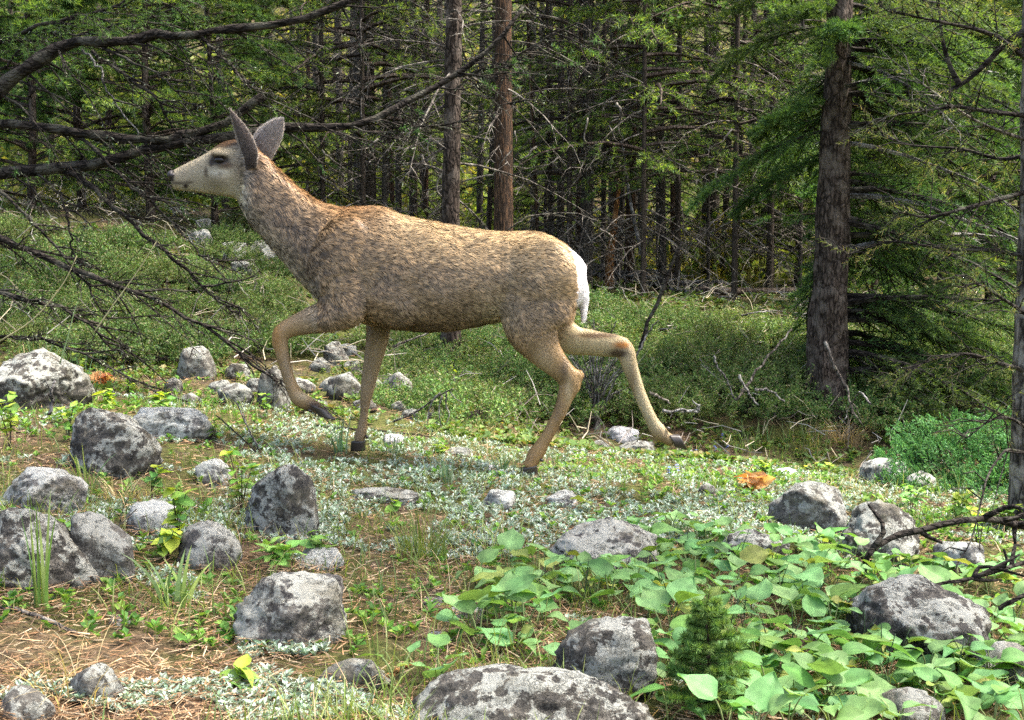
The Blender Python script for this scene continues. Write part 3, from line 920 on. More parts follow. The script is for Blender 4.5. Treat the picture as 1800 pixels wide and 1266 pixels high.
rock(815, 1092, 88, 1068, R_PALE, 29, "flat pale stone half sunk in needles", .8, sub=4)
rock(764, 1070, 62, 1052, R_GREY, 30, "thin flat grey stone above the half sunk pale stone", .8, sub=4)
rock(876, 896, 62, 860, R_PALE, 31, "pale stone sunk among silvery plants below the planted hind hoof", .7, sub=4)
rock(985, 892, 66, 864, R_PALE, 32, "pale weathered stone beside a mossy patch", .7, sub=4)
rock(672, 886, 142, 858, R_GREY, 33, "thin dark edged slab under orange moss", .9, deep=.4)
rock(342, 668, 68, 608, R_GREY, 34, "grey stone in the shade under the drooping dead branches", .8, sub=4)
rock(478, 722, 60, 642, R_GREY, 35, "tall narrow grey stone behind the lifted hoof", .8, sub=4)
rock(414, 668, 46, 638, R_DARK, 36, "small dark stone beside the shaded grey stone", .7, sub=4)
rock(410, 714, 64, 674, R_GREY, 37, "broken grey stone below the small dark stone", .9, sub=4)
rock(588, 642, 48, 600, R_GREY, 38, "upright grey stone glimpsed behind the lifted foreleg", .9, sub=4)
rock(604, 704, 66, 655, R_DARK, 39, "jagged dark stone left of the planted foreleg", .95, sub=4)
rock(695, 700, 56, 655, R_GREY, 40, "jagged grey stone behind the planted foreleg", .95, sub=4)
rock(738, 716, 44, 690, R_GREY, 41, "small grey stone beside the white forked twig", .8, sub=4)
rock(806, 806, 54, 786, R_GREY, 42, "low grey stone in bare soil under the belly", .7, sub=4)
rock(1055, 792, 42, 774, R_GREY, 43, "small grey stone near the dead shrub stump", .7, sub=4)
rock(206, 1100, 44, 1084, R_GREY, 44, "tiny flat grey stone among moss and silvery plants", .7, sub=4)
rock(1245, 876, 36, 850, R_DARK, 45, "small dark stone in a patch of brown needles", .8, sub=4)
rock(558, 1000, 90, 965, R_PALE, 46, "pale crumbling stone behind the fresh green rosette", .7, sub=4)
rock(1385, 838, 52, 822, R_WHITE, 47, "bright white stone with yellow flowers beside it", .8, sub=4)
rock(1318, 818, 24, 806, R_WHITE, 48, "tiny white stone upslope of the orange leaf clump", .7, sub=4)
rock(1362, 820, 20, 809, R_WHITE, 49, "tiny white pebble next to the bright white stone", .7, sub=4)
rock(1213, 802, 20, 790, R_WHITE, 60, "small white pebble touching the trailing hoof", .7, sub=4)
rock(862, 828, 30, 818, R_WHITE, 50, "thin white stone chip left of the planted hind hoof", .8, sub=4)
rock(296, 776, 165, 716, R_PALE, 61, "low pale flat topped rock behind the peaked boulder", .9, deep=.5)
for i, (cx, b, w, t) in enumerate([(560, 655, 40, 628), (625, 660, 46, 632), (655, 690, 40, 664), (580, 690, 44, 662), (712, 690, 40, 666), (640, 722, 44, 700), (555, 720, 40, 700), (530, 690, 44, 664), (720, 735, 36, 718),
        (450, 690, 44, 664), (385, 690, 44, 668), (300, 690, 40, 664), (330, 710, 40, 690), (610, 625, 36, 604), (760, 740, 34, 724), (700, 722, 34, 706)]):
    o = rock(cx, b, w, t, (R_GREY, R_DARK, R_GREY, R_MIX)[i % 4], 90 + i, "jagged grey rubble stone on the shaded rise behind the forelegs", 1.0, sub=3)
    o["group"] = "rubble behind the forelegs"
for i, (cx, b, w, t) in enumerate([(398, 462, 74, 424), (455, 450, 64, 420), (350, 432, 48, 402), (425, 482, 48, 458), (360, 402, 36, 384), (496, 470, 40, 452), (310, 380, 40, 364)]):
    o = rock(cx, b, w, t, R_PALE, 70 + i, "pale broken rock on the shaded slope behind the deer's throat", .95, sub=4)
    o["group"] = "pale rocks on the far slope"
# ---------------------------------------------------------------- low plants
def in_rock(x, y, k=.85):
    m = np.zeros(np.shape(x), bool)
    for (cx, cy, W, D, zt) in ROCKS:
        m |= ((x - cx) / (W * k)) ** 2 + ((y - cy) / (D * k)) ** 2 < 1
    return m

def noise2(x, y, s, seed=0):
    return np.array([mnoise.noise(Vector((a * s + seed * 5.1, b * s - seed * 3.7, seed))) for a, b in zip(x, y)])

def scatter(rng, n, ymin, ymax, pad=.15):
    """ground points inside the widened view, denser near the camera in step with the picture"""
    u = rng.random(n)
    y = 1 / (1 / ymax + u * (1 / ymin - 1 / ymax))
    x = (rng.random(n) * 2 - 1) * (y * (900 / F) + pad)
    return x, y

LEAF = foliage_mat("leaf_green", .34, .62, .28, .22, 30)
SILV = foliage_mat("leaf_silver", .15, .7, .15, .2, 20)
GRASS = foliage_mat("grass_blade", .35, .5, .3, .3, 8)
LITTER = attr_mat("dry_litter", .8, .2, 0, 60, .3, 5)
STEM = attr_mat("stem_bark", .75, .2, .3, 80, .3, 20)

def stuff(name, me):
    o = part(name, me); o["kind"] = "stuff"; return o

# --- brown pine needles lying on the ground
def needle_litter():
    rng = np.random.default_rng(11)
    n = 90000
    x, y = scatter(rng, n, 1.75, 9.0)
    d = noise2(x[::1], y[::1], 2.6, 1)
    keep = rng.random(n) < np.clip(.75 + 1.1 * d, .12, 1)
    x, y = x[keep], y[keep]; n = len(x)
    z = HGT(x, y) + .006 + .016 * rng.random(n)
    a = rng.random(n) * 6.283
    D = unit(np.stack([np.cos(a), np.sin(a), rng.normal(0, .22, n)], -1))
    L = .022 + .035 * rng.random(n)
    base = np.array([[.26, .145, .07], [.20, .115, .06], [.33, .21, .11], [.12, .08, .05], [.38, .29, .18]])
    c = base[rng.integers(0, 5, n)] * (.7 + .6 * rng.random(n))[:, None]
    A = Acc(); A.needles(np.stack([x, y, z], -1), D, L, .0011 + .0010 * rng.random(n) + .0003 * y, c, rng=rng)
    stuff("needle_litter", A.mesh("needle_litter", LITTER))
needle_litter()

# --- silvery pussytoes: little upright rosettes of pale spoon leaves
def rosettes(name, rng, x, y, size, cols, nl, mat, upright=.8, wid=.3):
    n = len(x)
    z = HGT(x, y) + .004
    P = np.repeat(np.stack([x, y, z], -1), nl, 0); S = np.repeat(size, nl)
    m = len(P)
    a = rng.random(m) * 6.283
    D = unit(np.stack([np.cos(a), np.sin(a), upright * (.4 + 1.2 * rng.random(m))], -1))
    h = rng.random(m) * .55
    P = P + np.array([0, 0, 1]) * (S * h)[:, None]
    L = S * (.45 + .5 * rng.random(m)); W = L * wid
    w = unit(np.cross(D, np.array([0, 0, 1.0]) + rng.normal(0, .25, (m, 3))))
    up = unit(np.cross(w, D))
    V = np.stack([P, P + D * (L * .6)[:, None] - w * W[:, None] + up * (L * .07)[:, None], P + D * (L * .6)[:, None] + w * W[:, None] + up * (L * .07)[:, None], P + D * L[:, None] - up * (L * .1)[:, None]], 1)
    b = np.arange(m)[:, None] * 4
    Q = b + np.array([0, 2, 3, 1])
    c = cols[rng.integers(0, len(cols), m)] * (.75 + .5 * rng.random(m))[:, None]
    return stuff(name, mkmesh(name, V.reshape(-1, 3), None, Q, np.repeat(c, 4, 0), mat))

def pussytoes():
    rng = np.random.default_rng(12)
    n = 44000
    x, y = scatter(rng, n, 1.8, 6.3)
    d = noise2(x, y, 2.1, 4) + .5 * noise2(x, y, 7, 5)
    px, py = proj(np.stack([x, y, HGT(x, y)], -1))
    bright = np.exp(-((py - 850) / 95) ** 2) * sstep(380, 520, px) * .55 - .20 * sstep(960, 1020, py) * sstep(450, 700, px)
    leafy = ((px > 1180) & (py > 960)) | ((px > 850) & (py > 1130))
    keep = (d + bright - .04 * sstep(700, 500, px) * sstep(1000, 1060, py) > .12) & ~in_rock(x, y) & ~(leafy & (rng.random(n) < .85)) & ~((px < 420) & (py < 1030) & (rng.random(n) < .35))
    x, y = x[keep], y[keep]
    size = (.009 + .003 * np.clip(y - 2, 0, 2)) + .013 * rng.random(len(x))
    rosettes("pussytoes", rng, x, y, size, np.array([[.31, .39, .29], [.40, .47, .37], [.21, .31, .20], [.48, .53, .45]]), 9, SILV, .9, .20)
pussytoes()

def small_greens():
    rng = np.random.default_rng(13)
    n = 15000
    x, y = scatter(rng, n, 2.4, 7.5)
    px, py = proj(np.stack([x, y, HGT(x, y)], -1))
    d = noise2(x, y, 2.3, 8)
    w = np.exp(-((px - 1400) / 330) ** 2 - ((py - 830) / 55) ** 2) + .7 * np.exp(-((px - 200) / 300) ** 2 - ((py - 705) / 70) ** 2) + .5 * np.exp(-((px - 780) / 60) ** 2 - ((py - 790) / 14) ** 2) + .8 * np.exp(-((px - 1720) / 130) ** 2 - ((py - 920) / 45) ** 2)
    keep = (rng.random(n) < w * 1.1 + .10) & (d > -.25) & ~in_rock(x, y)
    x, y = x[keep], y[keep]
    rosettes("low_green_herbs", rng, x, y, .016 + .022 * rng.random(len(x)), np.array([[.10, .22, .035], [.17, .30, .05], [.07, .16, .03], [.22, .33, .06]]), 8, LEAF, .8, .30)
small_greens()

# --- grass
def blades(A, rng, P, H, lean, width, cols, az=None, seg=4):
    n = len(P)
    a = rng.random(n) * 6.283 if az is None else az
    dh = np.stack([np.cos(a), np.sin(a), np.zeros(n)], -1)
    sd = np.stack([-np.sin(a), np.cos(a), np.zeros(n)], -1)
    tw = rng.normal(0, .6, n); sd = unit(sd * np.cos(tw)[:, None] + dh * np.sin(tw)[:, None])
    t = np.linspace(0, 1, seg)
    V = []
    for i, s in enumerate(t):
        c = P + dh * (H * lean * s ** 1.8)[:, None] + np.array([0, 0, 1]) * (H * (s - .35 * lean * s ** 2.4))[:, None]
        if i < seg - 1:
            w = (width * (1 - s * .75))[:, None]
            V += [c - sd * w, c + sd * w]
        else:
            V += [c]
    k = 2 * (seg - 1) + 1
    V = np.stack(V, 1)
    b = np.arange(n)[:, None] * k
    Q = np.vstack([b + np.array([2 * i, 2 * i + 1, 2 * i + 3, 2 * i + 2]) for i in range(seg - 2)])
    T = b + np.array([k - 3, k - 2, k - 1])
    c = cols[rng.integers(0, len(cols), n)] * (.7 + .6 * rng.random(n))[:, None]
    A.add(V.reshape(-1, 3), T, Q, np.repeat(c, k, 0))

GREEN_G = np.array([[.13, .22, .045], [.18, .26, .06], [.09, .17, .05], [.22, .28, .09]])
BLUE_G = np.array([[.15, .25, .13], [.10, .19, .09], [.22, .30, .18]])
DRY_G = np.array([[.42, .33, .17], [.50, .41, .24], [.34, .26, .12]])

def thin_grass():
    rng = np.random.default_rng(14)
    A = Acc()
    n = 42000
    x, y = scatter(rng, n, 1.9, 9)
    d = noise2(x, y, 1.7, 9)
    px, py = proj(np.stack([x, y, HGT(x, y)], -1))
    keep = (rng.random(n) < .30 + .9 * d - .10 * sstep(900, 1020, py)) & ~in_rock(x, y, .95) & ~((px > 1150) & (py > 960) & (rng.random(n) < .7))
    x, y = x[keep], y[keep]; n = len(x)
    P = np.stack([x, y, HGT(x, y)], -1)
    g = rng.random(n) < .80
    blades(A, rng, P[g], .035 + .085 * rng.random(g.sum()), .2 + .7 * rng.random(g.sum()), .0011 + .0013 * rng.random(g.sum()), GREEN_G)
    g = ~g
    blades(A, rng, P[g], .035 + .075 * rng.random(g.sum()), .5 + .9 * rng.random(g.sum()), .0008 + .0009 * rng.random(g.sum()), DRY_G)
    stuff("thin_grass", A.mesh("thin_grass", GRASS))
thin_grass()

def tuft(px, py, nb, hgt, spread, lean, width, cols, label, group=None, seed=0, name="grass_tuft", cat="grass", off=0):
    rng = np.random.default_rng(seed + 900)
    g = gpoint(px, py); g[1] += off; g[2] = gz(g[0], g[1])
    A = Acc()
    r = spread * np.sqrt(rng.random(nb)); a = rng.random(nb) * 6.283
    x = g[0] + r * np.cos(a); y = g[1] + r * np.sin(a)
    P = np.stack([x, y, HGT(x, y) - .004], -1)
    az = a + rng.normal(0, .7, nb)
    blades(A, rng, P, hgt * 1.15 * (.5 + .5 * rng.random(nb)), lean * (.3 + rng.random(nb)), np.full(nb, width) * (.6 + .7 * rng.random(nb)), cols, az, 6)
    o = part(name, A.mesh(name, GRASS, False, g), None, g)
    return tag(o, label, cat, group)

tuft(745, 985, 130, .17, .07, .55, .0018, GREEN_G, "dense green grass tuft on brown needles", seed=1)
tuft(600, 800, 16, .17, .03, .45, .0042, BLUE_G, "broad bladed grass tuft before the planted foreleg", seed=2)
tuft(690, 800, 18, .13, .04, .35, .0028, BLUE_G, "blue green grass tuft right of the planted foreleg", seed=3)
tuft(790, 848, 26, .10, .035, .3, .003, BLUE_G, "short blue green grass tuft under the belly", seed=4)
tuft(885, 832, 22, .11, .04, .4, .0032, BLUE_G, "short broad bladed tuft touching the planted hind hoof", seed=5)
tuft(985, 822, 20, .11, .05, .4, .003, BLUE_G, "thin grass tuft right of the planted hind hoof", seed=6)
tuft(1040, 772, 12, .13, .03, .8, .003, BLUE_G, "curled pale grass tuft below the dead shrub", seed=7)
tuft(1260, 868, 16, .12, .03, .45, .004, GREEN_G, "broad leaved green tuft left of the orange leaf clump", seed=8)
tuft(1330, 800, 70, .20, .25, .5, .0018, GREEN_G, "long loose grass on the crest left of the big fir", seed=9)
tuft(1420, 790, 120, .26, .16, .55, .0018, np.vstack([GREEN_G, DRY_G[:1]]), "tall leaning grass clump at the foot of the big fir", seed=10)
tuft(1500, 806, 170, .30, .10, 1.3, .0016, DRY_G, "straw coloured dry bunchgrass lying over beside the big fir", seed=11, off=.2)
tuft(150, 870, 12, .17, .03, .5, .005, GREEN_G, "broad upright blades in front of the peaked boulder", seed=12)
tuft(155, 690, 26, .32, .09, .3, .0022, BLUE_G, "tall thin grass behind the dark speckled boulder", seed=13)
tuft(75, 660, 30, .28, .12, .3, .002, np.vstack([BLUE_G, DRY_G[:1]]), "thin tall grass behind the dark boulder's crown", seed=14)
tuft(225, 885, 60, .12, .07, 1.1, .0014, DRY_G, "matted dry straw tuft between the boulders", seed=15)
tuft(430, 905, 30, .16, .04, .5, .0016, DRY_G, "dry brown stems against the upright dark boulder", seed=16)
tuft(72, 1075, 9, .24, .015, .12, .005, GREEN_G, "single tall dark green grass shoot before the overhanging boulder", seed=17)
tuft(130, 1230, 26, .17, .07, 1.3, .0014, DRY_G, "arching dry stems over the grey stone", seed=18)
tuft(310, 1075, 14, .15, .04, .5, .0055, GREEN_G, "broad soft green blades beside the wedge shaped boulder", seed=19)
tuft(1190, 855, 40, .11, .12, .5, .002, GREEN_G, "fine green grass near the blue flowers", seed=20)
tuft(1080, 855, 40, .10, .14, .5, .002, GREEN_G, "fine green grass between the hind legs", seed=21)
tuft(430, 745, 34, .16, .12, .5, .002, GREEN_G, "loose green grass under the lifted hoof", seed=22)
tuft(330, 740, 40, .14, .16, .5, .002, GREEN_G, "loose green grass around the low pale rock", seed=23)
tuft(860, 980, 40, .12, .09, .7, .0015, np.vstack([GREEN_G, DRY_G]), "thin mixed grass left of the brown grey boulder", seed=24)
tuft(1680, 880, 34, .16, .14, .5, .002, GREEN_G, "loose grass below the bright green juniper", seed=25)

# single long stems crossing the view
def stem_line(pts, r, col, label, name="tall_grass", cat="grass"):
    """pts: photo pixel, distance"""
    P = smoothpath([at(a, b, c) for a, b, c in pts], 14)
    A = Acc(); A.tube(P, np.linspace(r, r * .45, 14), 5, col)
    o = part(name, A.mesh(name, STEM, True, P[0]), None, P[0]); return tag(o, label, cat)

# --- broad-leaved arnica: every leaf an object of its own, blades shared
def leaf_mesh(name, L, Wd, cup, fold, wave, tip, col, seed, nu=9, nv=7):
    rng = random.Random(seed)
    V = []; Cc = []
    for i in range(nu):
        u = i / (nu - 1)
        half = Wd * (math.sin(math.pi * min(1, u * .98 + .02) ** .62)) ** .8 if 0 < u < 1 else 0
        if u > .55: half *= 1 - tip * ((u - .55) / .45) ** 1.5 * .6
        for j in range(nv):
            v = j / (nv - 1) * 2 - 1
            tooth = 1 + (.05 if (i + j) % 2 and abs(v) == 1 else 0)
            x = v * half * tooth
            y = u * L - (.10 * L * (1 - u) ** 2 * abs(v) ** 1.5)
            z = -cup * L * (u ** 1.7) + fold * abs(v) ** 1.2 * half + wave * L * math.sin(u * 7 + v * 2.5 + seed) * abs(v)
            V.append((x, y, z))
            vein = math.exp(-(v / .09) ** 2) * .35 + (.14 if (i % 2 == 0) else 0) * (abs(v) < .9)
            k = 1 + vein * .5
            Cc.append((col[0] * k, col[1] * k, col[2] * k))
    V = np.array(V)
    i = np.arange(nu - 1)[:, None] * nv; j = np.arange(nv - 1)[None]
    Q = np.stack([i + j, i + j + 1, i + nv + j + 1, i + nv + j], -1).reshape(-1, 4)
    return mkmesh(name, V, None, Q, np.array(Cc), LEAF, True)

ARN = [leaf_mesh("broad_leaf", 1.0, w, c, f, wv, t, col, s) for s, (w, c, f, wv, t, col) in enumerate([
    (.40, .22, .22, .03, 1.0, (.135, .27, .085)), (.36, .45, .30, .05, .9, (.115, .25, .07)), (.46, .12, .14, .06, .8, (.155, .30, .105)),
    (.33, .30, .45, .04, 1.1, (.11, .235, .05)), (.42, .05, .30, .07, .9, (.15, .29, .10)), (.38, .60, .20, .05, 1.0, (.105, .22, .045)), (.40, .25, .25, .10, .9, (.20, .25, .06)), (.34, .5, .5, .08, 1.0, (.08, .18, .055))])]

def poly_inside(px, py, poly):
    inside = False; n = len(poly)
    for i in range(n):
        x1, y1 = poly[i]; x2, y2 = poly[(i + 1) % n]
        if (y1 > py) != (y2 > py) and px < (x2 - x1) * (py - y1) / (y2 - y1) + x1: inside = not inside
    return inside

def leafy_plant(name, g, leaves, label, cat, group, stem_col=(.16, .2, .07), stem_r=.0016):
    """leaves: (offset vec, azimuth, pitch, roll, length, mesh)"""
    root = thing(name, label, cat, g, group)
    A = Acc()
    for (off, az, pt, rl, L, me) in leaves:
        off = np.asarray(off, float)
        mid = off * .5 + np.array([0, 0, .18 * np.linalg.norm(off)])
        P = smoothpath([np.zeros(3), mid, off], 5)
        A.tube(P, stem_r, 4, stem_col, cap=False)
    part("stem", A.mesh("stem", STEM, True), root)
    for (off, az, pt, rl, L, me) in leaves:
        part("leaf", me, root, off, (pt, rl, az), (L, L, L))
    return root

def arnica_patch():
    rng = random.Random(5)
    poly = [(835, 1035), (880, 1005), (960, 1010), (1000, 975), (1090, 955), (1180, 940), (1300, 960), (1420, 965), (1540, 985), (1660, 1012), (1830, 1025), (1840, 1300), (1160, 1300), (1180, 1215), (1150, 1100), (1030, 1075), (960, 1090), (940, 1170), (810, 1130)]
    pts = []; tries = 0
    while len(pts) < 235 and tries < 30000:
        tries += 1
        px = rng.uniform(800, 1850); py = rng.uniform(935, 1330)
        if not poly_inside(px, py, poly): continue
        g = gpoint(px, py)
        if bool(in_rock(np.array([g[0]]), np.array([g[1]]), .95)[0]): continue
        if 1185 < px < 1300 and py > 1090 and rng.random() < .75: continue
        if any((g[0] - q[0]) ** 2 + (g[1] - q[1]) ** 2 < .043 ** 2 for q in pts): continue
        pts.append(g)
    for px, py in [(700, 1215), (770, 1205), (1020, 1180), (1180, 1120), (905, 1150), (1052, 912), (1130, 985), (1240, 965), (1500, 1000), (1470, 985)]:
        pts.append(gpoint(px, py))
    for k, g in enumerate(pts):
        nl = rng.choice([2, 3, 4, 4, 5]); a0 = rng.uniform(0, 6.28)
        if k == len(pts) - 5: nl = 1
        sc = rng.uniform(.75, 1.15)
        lv = []
        for i in range(nl):
            az = a0 + i * 6.283 / nl + rng.uniform(-.5, .5)
            h = rng.uniform(.025, .085) * sc; r = rng.uniform(.012, .035)
            L = rng.choice([rng.uniform(.030, .05), rng.uniform(.046, .082), rng.uniform(.055, .088)]) * sc
            lv.append(((-math.sin(az) * r, math.cos(az) * r, h), az, rng.uniform(-.15, .75), rng.uniform(-.4, .4), L, ARN[rng.choice([0, 0, 1, 1, 2, 2, 3, 4, 4, 5, 6, 7])]))
        leafy_plant("broadleaf_plant", g, lv, "soft green heart leaved herb in the low leafy patch around the boulders", "herb", "heart leaved herbs in the leafy patch")
    # dark upright stalks standing in the patch
    for k in range(46):
        px = rng.uniform(830, 1790); py = rng.uniform(985, 1220)
        if not poly_inside(px, py, poly): continue
        g = gpoint(px, py); h = rng.uniform(.07, .14); lx = rng.uniform(-.05, .05); ly = rng.uniform(-.03, .03)
        A = Acc(); A.tube(smoothpath([(0, 0, -.01), (lx * .3, ly * .3, h * .5), (lx, ly, h)], 6), [.0014, .0013, .0012, .0012, .0011, .001], 5, (.03, .05, .022))
        o = part("plant_stalk", A.mesh("plant_stalk", STEM, True), None, g)
        tag(o, "thin dark bare stalk standing among the heart leaved herbs", "stalk", "dark stalks in the leafy patch")
arnica_patch()

# --- leafy seedlings with small toothed leaves
SEED = [leaf_mesh("small_leaf", 1.0, w, c, f, wv, t, col, s + 20, 6, 5) for s, (w, c, f, wv, t, col) in enumerate([
    (.36, .15, .2, .03, .8, (.14, .28, .045)), (.33, .3, .25, .04, 1.0, (.20, .34, .05)), (.40, .1, .15, .05, .7, (.10, .22, .045)), (.35, .2, .3, .03, .9, (.30, .40, .05))])]
PALM = [leaf_mesh("narrow_leaf", 1.0, .24, .35, .2, .05, 1.2, (.15, .32, .07), 31, 6, 5), leaf_mesh("narrow_leaf", 1.0, .28, .15, .2, .05, 1.2, (.19, .36, .08), 33, 6, 5)]

def seedling(px, py, hgt, nst, nl, L, label, group=None, seed=0, meshes=SEED, spread=.35, name="leafy_seedling", cat="seedling", woody=True, Y=None):
    rng = random.Random(seed + 77)
    hgt *= 1.15; L *= 1.22
    g = gpoint(px, py)
    lv = []
    A = Acc()
    for s in range(nst):
        a = rng.uniform(0, 6.28); ln = hgt * rng.uniform(.6, 1)
        tip = np.array([math.cos(a) * spread * ln * rng.uniform(.3, 1), math.sin(a) * spread * ln * rng.uniform(.3, 1), ln])
        P = smoothpath([np.array([0, 0, -.01]), tip * np.array([.35, .35, .5]), tip], 8)
        A.tube(P, np.linspace(.0024, .0011, 8), 5, (.055, .04, .032) if woody else (.14, .2, .06))
        m = max(2, int(nl * 1.5) // nst)
        for i in range(m):
            t = .35 + .65 * (i + .5) / m
            q = P[min(7, int(t * 7.99))]
            az = rng.uniform(0, 6.28)
            lv.append((q, az, rng.uniform(-.35, .45), rng.uniform(-.5, .5), L * rng.uniform(.75, 1.3), meshes[rng.randrange(len(meshes))]))
        lv.append((P[-1], rng.uniform(0, 6.28), .5, 0, L * .8, meshes[-1]))
    root = thing(name, label, cat, g, group)
    part("stem", A.mesh("stem", STEM, True), root)
    for (off, az, pt, rl, LL, me) in lv:
        part("leaf", me, root, off, (pt, rl, az), (LL,) * 3)
    return root

seedling(148, 680, .19, 2, 14, .030, "bright leafy seedling at the right end of the dark speckled boulder", seed=1)
seedling(225, 700, .10, 3, 14, .026, "low leafy seedling above the low pale rock", seed=2)
seedling(18, 790, .20, 3, 18, .034, "leafy seedling in front of the large dark speckled boulder", seed=3)
seedling(120, 775, .13, 3, 14, .030, "small leafy seedling between speckled boulder and peaked boulder", seed=4)
seedling(190, 720, .09, 3, 14, .032, "broad leafed seedling near the dry orange leaves", seed=5)
seedling(285, 735, .10, 3, 14, .034, "leafy seedling growing over the low pale rock", seed=6)
seedling(70, 900, .06, 2, 8, .028, "yellow green seedling on the pale whitish boulder", seed=7)
seedling(140, 905, .07, 2, 8, .026, "small seedling before the pale whitish boulder", seed=8)
seedling(312, 955, .17, 3, 12, .036, "tall leafy seedling behind the round grey stone", seed=9)
seedling(425, 905, .18, 3, 18, .032, "dense leafy seedling against the upright dark boulder", seed=10)
seedling(295, 985, .08, 2, 7, .042, "dark green seedling left of the round grey stone", seed=11)
seedling(265, 880, .10, 2, 8, .030, "thin seedling in dry straw below the peaked boulder", seed=12)
seedling(420, 1212, .05, 1, 4, .045, "lone pale green seedling on needles by the silvery plants", seed=13)
seedling(490, 1000, .07, 3, 14, .042, "fresh green narrow leafed rosette above the wedge shaped boulder", seed=14, meshes=PALM, woody=False, spread=.7)
seedling(560, 992, .08, 2, 9, .040, "fresh green sprig beside the narrow leafed rosette", seed=15, meshes=PALM, woody=False, spread=.7)
seedling(690, 905, .05, 1, 5, .030, "small bright sprig on the dark edged slab", seed=16)
seedling(380, 780, .10, 2, 10, .026, "thin pale stemmed sprig behind the peaked boulder", seed=17)
seedling(470, 735, .12, 2, 9, .024, "spindly yellow green sprig below the tall narrow stone", seed=18)
seedling(330, 650, .12, 3, 14, .022, "small leafy sprig in the shade of the dead branches", seed=19)
seedling(790, 690, .16, 4, 22, .024, "bright leafy sprig on the juniper mat under the belly", seed=20)
seedling(745, 660, .14, 4, 18, .022, "leafy sprig between planted foreleg and white forked twig", seed=21)
seedling(1350, 1000, .05, 2, 6, .04, "light green sprig beside the small dark stone", seed=22)
seedling(1640, 1130, .10, 3, 14, .024, "thin dark stemmed leafy sprig before the lichen disc boulder", seed=23)
seedling(1555, 1120, .09, 2, 7, .026, "dark stemmed sprig at the left foot of the lichen disc boulder", seed=24)
seedling(1690, 1195, .05, 3, 12, .028, "leafy sprig beneath the lichen disc boulder", seed=25)
seedling(1600, 900, .10, 4, 18, .036, "green herb clump between dark rounded boulder and juniper", seed=26, meshes=PALM, woody=False, spread=.6)
seedling(1680, 920, .11, 4, 20, .036, "leafy herb clump right of the dark rounded boulder", seed=27, meshes=SEED, woody=False, spread=.6)
seedling(1760, 935, .11, 4, 18, .034, "leafy herb clump by the arching bare branch", seed=28, meshes=SEED, woody=False, spread=.6)
seedling(1720, 985, .14, 4, 22, .022, "fine leafed sprig above the pale block of stone", seed=29)
seedling(110, 1010, .11, 2, 3, .045, "two broad upright leaves against the grey speckled boulder", seed=30, meshes=PALM, woody=False, spread=.15)
seedling(60, 715, .12, 3, 14, .030, "leafy seedling growing on the speckled boulder's flank", seed=31)
seedling(560, 720, .06, 3, 10, .020, "tiny yellow green sprig under the lifted hoof", seed=32)
seedling(775, 805, .05, 4, 18, .022, "yellow green herb cushion beside the small white stone", seed=33, woody=False, spread=.9)
seedling(1450, 835, .06, 4, 20, .026, "bright low herb cushion beside the bright white stone", seed=34, woody=False, spread=.9)
seedling(1345, 838, .06, 4, 20, .024, "bright herb cushion just upslope of the orange leaf clump", seed=35, woody=False, spread=.9)

# --- flowers
def flower(px, py, h, kind, label, group, seed):
    rng = random.Random(seed)
    g = gpoint(px, py)
    root = thing("wildflower", label, "flower", g, group)
    A = Acc(); tip = np.array([rng.uniform(-.01, .01), rng.uniform(-.01, .01), h])
    A.tube(smoothpath([(0, 0, -.01), tip * .5, tip], 5), .0012, 4, (.1, .17, .06))
    part("stem", A.mesh("stem", STEM, True), root)
    B = Acc()
    col = {"blue": (.16, .22, .62), "yellow": (.75, .55, .03), "white": (.75, .72, .72)}[kind]
    for q in range(3 if kind == "blue" else 1):
        c = tip + np.array([rng.uniform(-.006, .006), rng.uniform(-.006, .006), -q * .012])
        for i in range(6):
            a = i / 6 * 6.283
            d = np.array([math.cos(a), math.sin(a), -.5 if kind == "blue" else .35]); d /= np.linalg.norm(d)
            w = np.array([-math.sin(a), math.cos(a), 0]) * .004
            Lp = .011
            B.add([c, c + d * Lp * .6 - w, c + d * Lp, c + d * Lp * .6 + w], None, [(0, 1, 2, 3)], col)
    part("petals", B.mesh("petals", LEAF), root)
for i, (px, py, h) in enumerate([(1187, 838, .055), (1178, 845, .06), (1255, 800, .06), (1280, 795, .055), (1225, 806, .06), (588, 735, .03), (345, 650, .06), (1270, 775, .05)]):
    flower(px, py, h, "blue", "small blue bell flower in grass on the crest", "blue flowers on the crest", i)
for i, (px, py, h) in enumerate([(1415, 838, .05), (1425, 832, .05), (290, 690, .05), (1400, 800, .04), (1010, 790, .04), (35, 620, .08), (880, 760, .05)]):
    flower(px, py, h, "yellow", "tiny yellow flower dotted in the green ground cover", "yellow flowers", 50 + i)

# --- dry orange leaf clumps
def leaf_clump(px, py, w, label, seed):
    rng = random.Random(seed)
    g = gpoint(px, py)
    root = thing("dry_leaf_clump", label, "dry leaves", g)
    mesh = [leaf_mesh("dry_leaf", 1.0, .42, c, f, .10, .8, col, 60 + k, 7, 7) for k, (c, f, col) in enumerate([(.5, .5, (.50, .24, .085)), (.2, .7, (.58, .36, .17)), (.7, .3, (.38, .18, .07))])]
    s = F / g[1]
    for i in range(11):
        a = rng.uniform(0, 6.28); r = rng.uniform(0, .32) * w / s
        part("leaf", mesh[rng.randrange(3)], root, (math.cos(a) * r, math.sin(a) * r * .6, .012 + rng.uniform(0, .04)), (rng.uniform(-.2, 1.5), rng.uniform(-1.1, 1.1), rng.uniform(0, 6.28)), (w / s * rng.uniform(.38, .6),) * 3)
leaf_clump(1325, 868, 62, "clump of dry orange leaves on the sunlit crest beside the peaked grey boulder", 3)
leaf_clump(178, 680, 52, "clump of dry orange leaves beside the large dark speckled boulder", 4)
leaf_clump(128, 665, 26, "small scrap of dry orange leaf at the speckled boulder's edge", 5)
